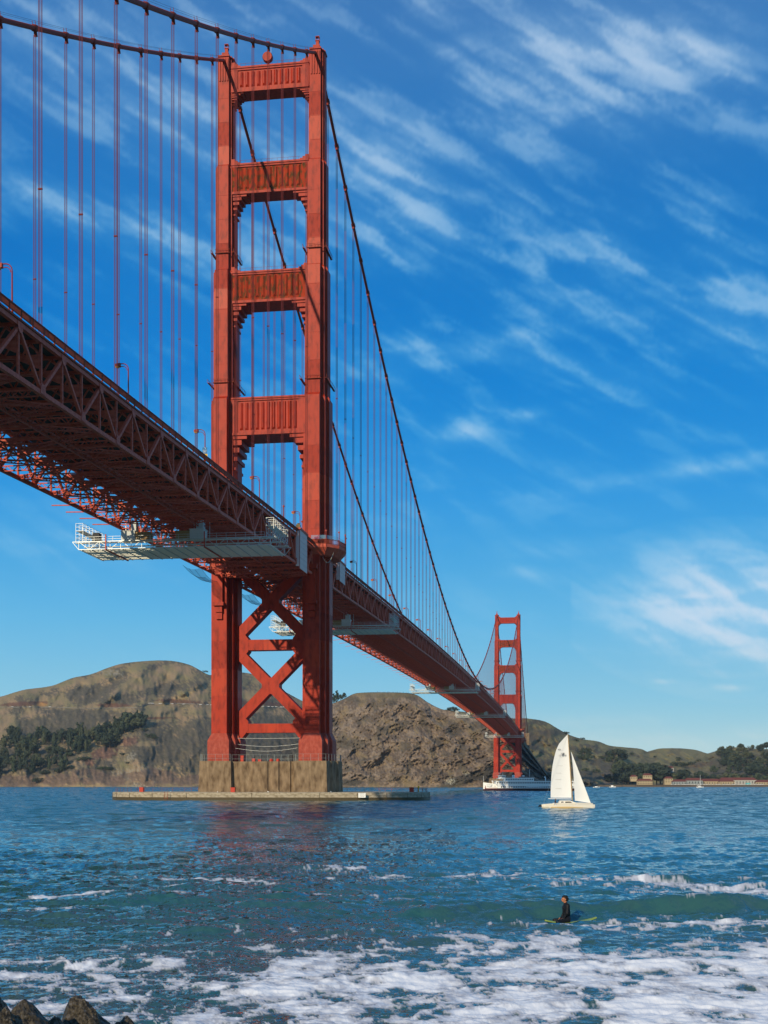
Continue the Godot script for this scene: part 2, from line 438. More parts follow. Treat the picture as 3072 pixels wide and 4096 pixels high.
func make_tower(z0: float, detailed: bool) -> Node3D:
	var t := group_part(bridge, "tower", Vector3(0, 0, z0))
	var pl: StandardMaterial3D = M.orange_paint
	var secs := [
		[[3.1, 4.2, 5.0], [9.0, 6.0, 3.2], 11.2, 17.2], [[2.1, 3.2, 4.0], [7.8, 5.0, 2.5], 19.3, 116.6],
		[[1.95, 2.8, 3.4], [6.3, 4.2, 2.2], 117.6, 154.6], [[1.7, 2.4, 2.9], [4.5, 3.2, 1.8], 155.5, 185.8], [[1.55, 2.05, 2.4], [3.3, 2.3, 1.4], 186.6, 218.3]]
	var seams := [22.0, 30.0, 38.0, 46.0, 54.0, 62.0, 78.0, 86.0, 94.0, 102.0, 110.0, 127.0, 135.0, 143.0, 149.0, 163.0, 170.0, 177.0, 192.0, 199.0, 206.0]
	for side in [-1, 1]:
		var cx: float = HALF * side
		var leg := group_part(t, "leg")
		for i in secs.size():
			var c: Array = secs[i]
			var cuts := [c[2]]                       # plate courses, each painted at its own time
			for y: float in seams:
				if y > c[2] + 2.0 and y < c[3] - 2.0: cuts.append(y)
			cuts.append(c[3])
			for q in cuts.size() - 1:
				var s := Shape.new()
				var rings := [stepped(c[0], c[1], cuts[q], cx), stepped(c[0], c[1], cuts[q + 1], cx)]
				if q == cuts.size() - 2 and i < secs.size() - 1: rings.append(stepped(secs[i + 1][0], secs[i + 1][1], secs[i + 1][2], cx))
				s.loft(rings, i == secs.size() - 1)
				var coat: StandardMaterial3D = [pl, M.orange_aged, pl, M.orange_fresh, pl][(q * 3 + i * 2 + (side + 1)) % 5]
				part(leg, "plinth" if i == 0 else "shaft_course", s.mesh(), M.faded_paint if i == 0 else coat)
		# plate seams: thin proud straps round the faces
		for y: float in seams:
			var k := 1
			while k < 4 and y > secs[k][3]: k += 1
			for zs in [-1, 1]: block(leg, "seam_strap", Vector3(cx, y + 0.11, zs * (secs[k][1][0] - 0.075)), Vector3(secs[k][0][0] * 2.0 - 0.1, 0.22, 0.25), pl)
		# flutes at the head of the leg
		for k in 4:
			block(leg, "flute", Vector3(cx - 1.15 + k * 0.77, 214.4, 3.42), Vector3(0.36, 6.6, 0.3), pl)
		var cap := Shape.new()
		cap.loft([stepped([1.75, 2.2, 2.6], [3.6, 2.5, 1.6], 218.3, cx), stepped([1.75, 2.2, 2.6], [3.6, 2.5, 1.6], 218.75, cx)])
		cap.span(cx - 1.0, cx + 1.0, 218.75, 220.4, -1.9, 1.9)
		part(leg, "saddle_housing", cap.mesh(), pl)
		var fin := Shape.new()
		fin.span(cx - 0.45, cx + 0.45, 220.4, 222.3, -0.45, 0.45)
		fin.span(cx - 0.6, cx + 0.6, 222.3, 222.5, -0.6, 0.6)
		for a in [-1, 1]:
			for b in [-1, 1]: fin.span(cx + a * 0.5 - 0.05, cx + a * 0.5 + 0.05, 222.5, 223.6, b * 0.5 - 0.05, b * 0.5 + 0.05)
		fin.span(cx - 0.6, cx + 0.6, 223.5, 223.65, -0.6, 0.6)
		part(leg, "beacon_post", fin.mesh(), pl)
		# painters' walkways
		for y: float in [121.5, 160.0]:
			var k := 2 if y < 150.0 else 3
			var ring := Shape.new()
			var hw: float = secs[k][0][2] + 0.55
			var hd: float = secs[k][1][0] + 0.55
			for zs in [-1, 1]:
				ring.span(cx - secs[k][0][0] - 0.5, cx + secs[k][0][0] + 0.5, y, y + 0.14, zs * (hd - 0.62), zs * hd)
				ring.span(cx - secs[k][0][0] - 0.5, cx + secs[k][0][0] + 0.5, y + 1.05, y + 1.13, zs * hd - 0.04, zs * hd + 0.04)
				for q in 5: ring.span(cx - 2.0 + q, cx - 1.93 + q, y + 0.1, y + 1.1, zs * hd - 0.04, zs * hd + 0.04)
			for xs in [-1, 1]:
				ring.span(cx + xs * (hw - 0.55), cx + xs * hw, y, y + 0.14, -hd, hd)
				ring.span(cx + xs * hw - 0.04, cx + xs * hw + 0.04, y + 1.05, y + 1.13, -hd, hd)
				for q in 9: ring.span(cx + xs * hw - 0.04, cx + xs * hw + 0.04, y + 0.1, y + 1.1, -hd + q * hd / 4.0, -hd + q * hd / 4.0 + 0.07)
			part(leg, "walkway_ring", ring.mesh(), M.rail_paint)
		# bracket under the deck on the shaft's faces
		for zs in [-1, 1]:
			var br := Shape.new()
			br.span(cx - 1.15, cx + 1.15, 56.6, 67.2, zs * 7.7, zs * 9.0)
			br.span(cx - 1.7, cx + 1.7, 66.3, 67.6, zs * 7.7, zs * 9.7)
			br.span(cx - 1.6, cx + 1.6, 56.2, 57.2, zs * 7.7, zs * 9.6)
			br.span(cx - 1.0, cx + 1.0, 54.4, 56.1, zs * 7.7, zs * 8.9)
			br.span(cx - 0.9, cx + 0.9, 52.4, 54.2, zs * 7.7, zs * 8.5)
			part(leg, "bearing_bracket", br.mesh(), pl)
		# viewing platform bulging round the leg at deck level
		var bal := Shape.new()
		var lo := PackedVector3Array(); var hi := PackedVector3Array(); var lip := PackedVector3Array()
		for p: Array in [[0.0, 9.5], [4.5, 9.2], [7.4, 5.4], [8.3, 0.0], [7.4, -5.4], [4.5, -9.2], [0.0, -9.5]]:
			lo.append(Vector3(cx + side * p[0] * 0.78, road(z0) - 3.0, p[1] * 0.8)); hi.append(Vector3(cx + side * p[0], road(z0) - 0.9, p[1])); lip.append(Vector3(cx + side * p[0], road(z0) + 0.02, p[1]))
		bal.loft([lo, hi, lip])
		part(leg, "balcony", bal.mesh(), M.truss_paint)
		var rl := Shape.new()
		for k in lip.size() - 1:
			var a := lip[k]; var b := lip[k + 1]
			rl.bar(a + Vector3.UP * 1.3, b + Vector3.UP * 1.3, 0.14, 0.14)
			rl.bar(a + Vector3.UP * 0.15, b + Vector3.UP * 0.15, 0.1, 0.1)
			var cnt := int(a.distance_to(b) / 0.28)
			for q in cnt:
				var c := a.lerp(b, (q + 0.5) / cnt)
				rl.bar(c, c + Vector3.UP * 1.3, 0.08, 0.08)
		part(leg, "balcony_railing", rl.mesh(), M.rail_paint)
		if detailed:
			var gs := Shape.new()
			for k in range(0, 4):
				var a := lip[k].lerp(Vector3(cx, lip[k].y, lip[k].z), 0.06); var b := lip[k + 1].lerp(Vector3(cx, lip[k].y, lip[k + 1].z), 0.06)
				gs.bar(a + Vector3.UP * 1.9, b + Vector3.UP * 1.9, 0.02, 1.1)
			part(leg, "wind_screen", gs.mesh(), M.clear_screen)
	# portal struts above the deck
	var bars := [[207.9, 215.3, 2.7, false, 10.9], [177.8, 186.7, 3.0, true, 10.9], [145.4, 154.6, 4.0, true, 10.7], [106.4, 117.4, 5.0, false, 10.3]]
	for i in 4:
		var y0: float = bars[i][0]; var y1: float = bars[i][1]; var hd: float = bars[i][2]
		var x1: float = bars[i][4] + 0.7
		var m: StandardMaterial3D = M.lichen_paint if bars[i][3] else pl
		var st := group_part(t, "portal_strut")
		var s := Shape.new()
		s.span(-x1, x1, y0 + 0.7, y1 - 0.5, -hd + 0.35, hd - 0.35)
		part(st, "web", s.mesh(), m)
		for e in 2:
			var f := Shape.new()
			if e == 0:
				f.span(-x1, x1, y1 - 0.5, y1, -hd - 0.25, hd + 0.25)
				f.span(-x1, x1, y1 - 1.0, y1 - 0.5, -hd, hd)
			else:
				f.span(-x1, x1, y0, y0 + 0.7, -hd - 0.15, hd + 0.15)
			part(st, "flange", f.mesh(), pl)
		# upright ribs with a slanted flank, mirrored about the middle
		var nf := 11
		var wide := (x1 - 2.2) * 2.0 / nf
		for zs in [-1, 1]:
			if not detailed and zs < 0: continue
			for k in nf:
				var xc := -x1 + 2.2 + wide * (k + 0.5)
				var fl := Shape.new()
				var a := wide * 0.34
				var yb := y0 + 1.5; var yt := y1 - 1.6
				var dirn := -1.0 if k < nf / 2 else 1.0
				var zf: float = zs * (hd - 0.35)
				var zp: float = zs * (hd + 0.12)
				fl.hexa([Vector3(xc - a, yb, zf), Vector3(xc + a, yb, zf), Vector3(xc + a * 0.2 * dirn + a * 0.2, yb + 0.5, zp), Vector3(xc + a * 0.2 * dirn - a * 0.2, yb + 0.5, zp),
					Vector3(xc - a, yt, zf), Vector3(xc + a, yt, zf), Vector3(xc + a * 0.2 * dirn + a * 0.2, yt, zp), Vector3(xc + a * 0.2 * dirn - a * 0.2, yt, zp)])
				part(st, "rib", fl.mesh(), m)
			for xs in [-1, 1]: block(st, "end_panel", Vector3(xs * (x1 - 0.95), (y0 + y1 - 0.3) * 0.5, zs * (hd - 0.2)), Vector3(1.9, y1 - y0 - 1.7, 0.3), m)
		# stepped corbels below and small ones above
		for xs in [-1, 1]:
			var deep: float = [3.2, 7.5, 8.5, 12.5][i]
			for k in 6:
				var f := k / 5.0
				var w := lerpf(4.6, 0.75, pow(f, 0.55)) if i > 0 else lerpf(3.6, 0.6, pow(f, 0.7))
				var top: float = y0 - deep * pow(f, 1.4)
				var bot: float = y0 - deep * pow((k + 1) / 6.0, 1.4) * 1.02
				block(st, "corbel", Vector3(xs * (x1 - w * 0.5), (top + bot) * 0.5, 0), Vector3(w, top - bot, (hd - 0.25 - 0.12 * k) * 2.0), pl)
			for k in 3:
				var w := 2.6 - k * 0.75
				if i < 3: block(st, "corbel", Vector3(xs * (x1 - w * 0.5), y1 + 0.28 + k * 0.55, 0), Vector3(w, 0.55, (hd - 0.2 - 0.15 * k) * 2.0), pl)
		if detailed and i < 3:
			var hr := Shape.new()
			hr.bar(Vector3(-x1 + 2.5, y1 + 1.05, hd - 0.3), Vector3(x1 - 2.5, y1 + 1.05, hd - 0.3), 0.05, 0.05)
			for k in 12: hr.span(-x1 + 2.6 + k * 1.6, -x1 + 2.65 + k * 1.6, y1, y1 + 1.05, hd - 0.33, hd - 0.27)
			part(st, "handrail", hr.mesh(), M.rail_paint)
	# cross bracing below the deck
	var zb := 1.9
	for x: Array in [[58.2, 66.9, 49.6], [33.4, 41.6, 25.4]]:
		var yc: float = x[0]
		for sy in [-1, 1]:
			for sx in [-1, 1]:
				var ye: float = x[1] if sy > 0 else x[2]
				var a := Vector3(sx * 1.2, yc + sy * 1.2, 0)
				var b := Vector3(sx * (absf(ye - yc) + 1.0), ye + sy * 1.0, 0)
				var arm := Shape.new()
				arm.bar(a, b, 3.6, 3.0, Vector3(0, 0, 1))
				var sh := Shape.new()
				var d := (b - a).normalized(); var nrm := Vector3(-d.y, d.x, 0) * 1.5
				sh.hexa([a - nrm + Vector3(0, 0, zb), a + nrm + Vector3(0, 0, zb), a + nrm - Vector3(0, 0, zb), a - nrm - Vector3(0, 0, zb), b - nrm + Vector3(0, 0, zb), b + nrm + Vector3(0, 0, zb), b + nrm - Vector3(0, 0, zb), b - nrm - Vector3(0, 0, zb)])
				part(t, "brace", sh.mesh(), pl)
		var o := PackedVector2Array([Vector2(-2.6, yc - 1.0), Vector2(-1.0, yc - 2.4), Vector2(1.0, yc - 2.4), Vector2(2.6, yc - 1.0), Vector2(2.6, yc + 1.0), Vector2(1.0, yc + 2.4), Vector2(-1.0, yc + 2.4), Vector2(-2.6, yc + 1.0)])
		var g := Shape.new()
		g.plate(o, -zb - 0.06, zb + 0.06)
		part(t, "gusset_plate", g.mesh(), pl)
	for y: Array in [[43.9, 47.0, 41.2, 49.9], [19.6, 22.3, 18.0, 25.6]]:
		for q in 3: block(t, "cross_beam", Vector3([-4.6, 0.2, 5.0][q], (y[0] + y[1]) * 0.5, 0), Vector3([5.2, 4.4, 5.2][q], y[1] - y[0] - 0.02 * q, zb * 2.0 - 0.1 - 0.02 * q), M.orange_fresh if q == 1 else pl)
		for xs in [-1, 1]:
			var o := PackedVector2Array([Vector2(xs * 10.6, y[2]), Vector2(xs * 8.6, y[2]), Vector2(xs * 6.7, y[2] + 2.4), Vector2(xs * 6.7, y[3] - 2.6), Vector2(xs * 8.8, y[3]), Vector2(xs * 10.6, y[3])])
			var g := Shape.new()
			g.plate(o, -zb - 0.05, zb + 0.05)
			part(t, "gusset_plate", g.mesh(), pl)
	if detailed:
		var dish := Shape.new()
		var pts := PackedVector3Array()
		dish.tube(PackedVector3Array([Vector3(-0.6, 217.3, 2.2), Vector3(-0.6, 217.3, 3.3), Vector3(-0.6, 217.3, 3.5)]), [1.5, 1.5, 1.35], 24)
		dish.span(-0.75, -0.45, 215.3, 217.0, 1.6, 2.3)
		part(t, "antenna_drum", dish.mesh(), M.orange_paint)
		var mast := Shape.new()
		mast.tube(PackedVector3Array([Vector3(-0.3, 215.3, 0), Vector3(-0.3, 222.5, 0)]), [0.05, 0.03], 5)
		part(t, "antenna_rod", mast.mesh(), M.white_paint)
		for xs in [-1, 1]:
			for k in 2:
				var yb: float = [155.2, 118.0][k]
				var ld := Shape.new()
				for q in 2: ld.bar(Vector3(xs * 10.4, yb, 2.4 + q * 0.6), Vector3(xs * 10.9, yb + 6.2, 2.4 + q * 0.6), 0.07, 0.07)
				for q in 14: ld.bar(Vector3(xs * (10.4 + 0.5 * q / 14.0), yb + 0.3 + q * 0.43, 2.4), Vector3(xs * (10.4 + 0.5 * q / 14.0), yb + 0.3 + q * 0.43, 3.0), 0.05, 0.05)
				part(t, "ladder", ld.mesh(), M.rail_paint)
	return t

func make_cables() -> void:
	for side in [-1, 1]:
		var c := group_part(bridge, "main_cable")
		var path := PackedVector3Array()
		var z := SIDE
		while z > -SPAN - SIDE:
			path.append(Vector3(HALF * side, cable(z), z))
			z -= PANEL * 0.5
		var s := Shape.new()
		s.tube(path, [0.47], 10)
		part(c, "cable_strand", s.mesh(), M.cable_paint)
		for up: float in [1.25]:
			for off: float in [-0.45, 0.45]:
				var rope := Shape.new()
				var pr := PackedVector3Array()
				for p in path:
					if p.z > -500: pr.append(p + Vector3(off, up, 0))
				rope.tube(pr, [0.022], 4, false)
				part(c, "hand_rope", rope.mesh(), M.dark_grey)

func make_suspenders() -> void:
	var rope := Shape.new()
	for x: float in [-0.27, -0.12, 0.12, 0.27]:
		rope.tube(PackedVector3Array([Vector3(x, 0, 0), Vector3(x, 1, 0)]), [0.042], 5, false, false)
	var rope_mesh := rope.mesh()
	var band := Shape.new()
	band.tube(PackedVector3Array([Vector3(0, 0, -0.75), Vector3(0, 0, -0.62), Vector3(0, 0, 0.62), Vector3(0, 0, 0.75)]), [0.5, 0.66, 0.66, 0.5], 12)
	band.span(-0.3, 0.3, -1.5, -0.5, -0.16, 0.16)
	for xs in [-1, 1]: band.span(xs * 0.25, xs * 0.33, 0.5, 1.3, -0.04, 0.04)
	var band_mesh := band.mesh()
	var clip := Shape.new()
	clip.box(Vector3.ZERO, Vector3(0.66, 0.22, 0.18))
	var clip_mesh := clip.mesh()
	for side in [-1, 1]:
		var zs := []
		for k in range(1, 21): zs.append(PANEL * k + 0.3)
		for k in range(1, 84): zs.append(-PANEL * k)
		for k in range(1, 15): zs.append(-SPAN - PANEL * k)
		for z: float in zs:
			var x: float = HALF * side
			var top := cable(z)
			var low := road(z) - 0.6
			if top - low < 2.5: continue
			var h := group_part(bridge, "suspender")
			part(h, "rope", rope_mesh, M.rope_paint, Transform3D(Basis.from_scale(Vector3(1, top - 1.3 - low, 1)), Vector3(x, low, z)))
			var slope := (cable(z + 1.0) - cable(z - 1.0)) * 0.5
			part(h, "cable_band", band_mesh, M.cable_paint, Transform3D(Basis(Vector3.RIGHT, -atan(slope)), Vector3(x, top, z)))
			if z > -420.0 and top - low > 30.0:
				part(h, "rope_clamp", clip_mesh, M.rope_paint, Transform3D(Basis(), Vector3(x, lerpf(low, top, 0.4), z)))

func lattice(s: Shape, a: Vector3, b: Vector3, up: Vector3, deep: float, n: int, w: float) -> void:   # two chords with zigzag lacing
	var hu := up.normalized() * deep * 0.5
	s.bar(a + hu, b + hu, w * 1.5, w * 1.5, up); s.bar(a - hu, b - hu, w * 1.5, w * 1.5, up)
	for k in n:
		var p := a.lerp(b, float(k) / n); var q := a.lerp(b, (k + 1.0) / n)
		if k % 2 == 0: s.bar(p - hu, q + hu, w, w, up)
		else: s.bar(p + hu, q - hu, w, w, up)

func make_deck() -> void:
	# shared pieces, built about the roadway's height
	var fb := Shape.new()                                   # a floor beam across the bridge, laced
	fb.span(-13.5, 13.5, -1.0, -0.55, -0.25, 0.25)
	fb.span(-13.5, 13.5, -3.1, -2.7, -0.25, 0.25)
	for k in 10:
		var xa := -13.5 + k * 2.7
		fb.bar(Vector3(xa, -2.9, 0), Vector3(xa + 1.35, -0.8, 0), 0.22, 0.22)
		fb.bar(Vector3(xa + 1.35, -0.8, 0), Vector3(xa + 2.7, -2.9, 0), 0.22, 0.22)
	for xs in [-1, 1]:
		fb.hexa([Vector3(xs * 13.5, -4.6, -0.2), Vector3(xs * 13.2, -4.6, -0.2), Vector3(xs * 9.5, -2.9, -0.2), Vector3(xs * 13.5, -2.9, -0.2), Vector3(xs * 13.5, -4.6, 0.2), Vector3(xs * 13.2, -4.6, 0.2), Vector3(xs * 9.5, -2.9, 0.2), Vector3(xs * 13.5, -2.9, 0.2)])
	var floor_mesh := fb.mesh()
	var ls := Shape.new()                                   # bottom strut across the bridge
	lattice(ls, Vector3(-13.4, -8.1, 0), Vector3(13.4, -8.1, 0), Vector3.UP, 0.9, 26, 0.13)
	var strut_mesh := ls.mesh()
	var lx := Shape.new()                                   # bottom lateral bracing of one panel
	for xs in [-1, 1]:
		lattice(lx, Vector3(xs * 13.4, -8.1, 0), Vector3(0, -8.1, -PANEL * 0.5), Vector3.UP, 0.55, 18, 0.13)
		lattice(lx, Vector3(0, -8.1, -PANEL * 0.5), Vector3(xs * 13.4, -8.1, -PANEL), Vector3.UP, 0.55, 18, 0.13)
	var lateral_mesh := lx.mesh()
	var rs := Shape.new()                                   # half a panel of railing
	rs.span(-0.08, 0.08, 1.12, 1.3, -PANEL * 0.5, 0)
	rs.span(-0.06, 0.06, 0.2, 0.32, -PANEL * 0.5, 0)
	for k in 34: rs.span(-0.03, 0.03, 0.26, 1.2, -0.11 - k * 0.2235, -0.11 - k * 0.2235 - 0.125)
	for k in 2: rs.span(-0.1, 0.1, -0.3, 1.34, -k * 3.81, -k * 3.81 - 0.16)
	var rail_mesh := rs.mesh()
	var gt := Shape.new()
	gt.plate(PackedVector2Array([Vector2(-0.95, 0.32), Vector2(0.95, 0.32), Vector2(0.75, -0.75), Vector2(0.3, -1.15), Vector2(-0.3, -1.15), Vector2(-0.75, -0.75)]), -0.04, 0.04)
	var gusset_mesh := gt.mesh()
	var legs := [["side", SIDE, 0.0, 999.0, -999.0], ["main", 0.0, -SPAN, 0.0, -460.0], ["north", -SPAN, -SPAN - 230.0, -SPAN - 5000.0, -SPAN - 5000.0]]
	for seg: Array in legs:
		var zs: float = seg[1]
		var n := int(round((seg[1] - seg[2]) / PANEL))
		var deck := group_part(bridge, "deck")
		var slab := Shape.new()
		for k in n * 2:
			var za := zs - k * PANEL * 0.5; var zb := za - PANEL * 0.5
			var ya := road(za); var yb := road(zb)
			slab.hexa([Vector3(-13.3, ya - 0.32, za), Vector3(13.3, ya - 0.32, za), Vector3(13.3, ya, za), Vector3(-13.3, ya, za), Vector3(-13.3, yb - 0.32, zb), Vector3(13.3, yb - 0.32, zb), Vector3(13.3, yb, zb), Vector3(-13.3, yb, zb)])
		part(deck, "roadway", slab.mesh(), M.asphalt)
		for x: float in [-11.0, -8.0, -5.0, -2.0, 2.0, 5.0, 8.0, 11.0]:
			var st := Shape.new()
			for k in n:
				var za := zs - k * PANEL; var zb := za - PANEL
				st.bar(Vector3(x, road(za) - 0.44, za), Vector3(x, road(zb) - 0.44, zb), 0.3, 0.22)
			part(deck, "stringer", st.mesh(), M.truss_paint)
		for x: float in [-5.2, 5.2]:
			var tr := Shape.new()
			for k in n:
				var za := zs - k * PANEL; var zb := za - PANEL
				lattice(tr, Vector3(x, road(za) - 8.2, za), Vector3(x, road(zb) - 8.2, zb), Vector3.UP, 0.9, 8, 0.16)
			part(deck, "traveller_rail", tr.mesh(), M.truss_paint)
		for k in n * 2 + 1:
			var z := zs - k * PANEL * 0.5
			if z > -700.0: part(deck, "floor_beam", floor_mesh, M.truss_paint, Transform3D(Basis(), Vector3(0, road(z), z)))
			if z > -700.0 : part(deck, "bottom_strut", strut_mesh, M.truss_paint, Transform3D(Basis(), Vector3(0, road(z) + 0.0, z)))
		var far := Shape.new()
		for k in n * 2 + 1:
			var z := zs - k * PANEL * 0.5
			if z <= -700.0:
				far.span(-13.5, 13.5, road(z) - 1.0, road(z) - 0.55, z - 0.25, z + 0.25)
				far.span(-13.5, 13.5, road(z) - 3.1, road(z) - 2.7, z - 0.25, z + 0.25)
				far.span(-13.4, 13.4, road(z) - 8.6, road(z) - 7.8, z - 0.2, z + 0.2)
		if far.v.size() > 0: part(deck, "far_floor_beams", far.mesh(), M.truss_paint).set_meta("kind", "stuff")
		for k in n:
			var z := zs - k * PANEL
			var dy := road(z - PANEL) - road(z)
			var shear := Basis(Vector3.RIGHT, Vector3.UP, Vector3(0, -dy / PANEL, 1))
			if z > -900.0: part(deck, "lateral_brace", lateral_mesh, M.truss_paint, Transform3D(shear, Vector3(0, road(z), z)))
		for side in [-1, 1]:
			var x: float = HALF * side
			var truss := group_part(bridge, "stiffening_truss")
			for lvl in 2:
				var off: float = -0.75 if lvl == 0 else -8.15
				for k in n:
					var za := zs - k * PANEL; var zb := za - PANEL
					member(truss, "top_chord" if lvl == 0 else "bottom_chord", Vector3(x, road(za) + off, za), Vector3(x, road(zb) + off, zb), 0.62, 0.66, M.truss_paint)
			var rest := Shape.new()
			for k in n * 2:
				var za := zs - k * PANEL * 0.5; var zb := za - PANEL * 0.5
				var a := Vector3(x, road(za) - (1.1 if k % 2 == 0 else 7.8), za)
				var b := Vector3(x, road(zb) - (7.8 if k % 2 == 0 else 1.1), zb)
				var near: bool = za > -480.0
				if near:
					member(truss, "diagonal", a, b, 0.44 if k % 2 == 0 else 0.5, 0.46, M.truss_paint)
					if k > 0: member(truss, "vertical", Vector3(x, road(za) - 7.8, za), Vector3(x, road(za) - 1.1, za), 0.36, 0.32, M.truss_paint)
					if za > -260.0 and k > 0:
						var flip := 1.0 if k % 2 == 0 else -1.0
						part(truss, "gusset_plate", gusset_mesh, M.truss_paint, Transform3D(Basis(Vector3(0, 0, 1), Vector3(0, flip, 0), Vector3(-1, 0, 0)), Vector3(x + side * 0.36, road(za) - (0.85 if k % 2 == 0 else 8.05), za)))
				else:
					rest.bar(a, b, 0.44, 0.46); rest.bar(Vector3(x, road(za) - 7.8, za), Vector3(x, road(za) - 1.1, za), 0.36, 0.32)
			if rest.v.size() > 0: part(truss, "far_web_members", rest.mesh(), M.truss_paint).set_meta("kind", "stuff")
			var curb := Shape.new()
			var railing := group_part(bridge, "railing")
			var far_rail := Shape.new()
			for k in n * 2:
				var za := zs - k * PANEL * 0.5; var zb := za - PANEL * 0.5
				var dy := road(zb) - road(za)
				if za > -700.0:
					part(railing, "railing_panel", rail_mesh, M.rail_paint, Transform3D(Basis(Vector3.RIGHT, Vector3.UP, Vector3(0, -dy / (PANEL * 0.5), 1)), Vector3(14.15 * side, road(za), za)))
				else:
					far_rail.bar(Vector3(14.15 * side, road(za) + 0.75, za), Vector3(14.15 * side, road(zb) + 0.75, zb), 0.12, 0.95)
				curb.bar(Vector3(13.95 * side, road(za) - 0.25, za), Vector3(13.95 * side, road(zb) - 0.25, zb), 0.5, 0.3)
			part(railing, "kerb_beam", curb.mesh(), M.rail_paint)
			if far_rail.v.size() > 0: part(railing, "far_railing", far_rail.mesh(), M.rail_paint)

func make_bridge() -> void:
	bridge = base("suspension_bridge", Vector3.ZERO)
	tag(bridge, "red-orange steel suspension bridge with two tall towers crossing the strait", "bridge")
	make_tower(0.0, true)
	make_tower(-SPAN, false)
	make_cables()
	make_suspenders()
	make_deck()

# ---------------------------------------------------------------- pier, fender and what stands on them
func oval(a: float, b: float, y: float, n := 96, p := 3.0) -> PackedVector3Array:
	var out := PackedVector3Array()
	for k in n:
		var t := TAU * k / n
		out.append(Vector3(a * signf(cos(t)) * pow(absf(cos(t)), 2.0 / p), y, b * signf(sin(t)) * pow(absf(sin(t)), 2.0 / p)))
	return out

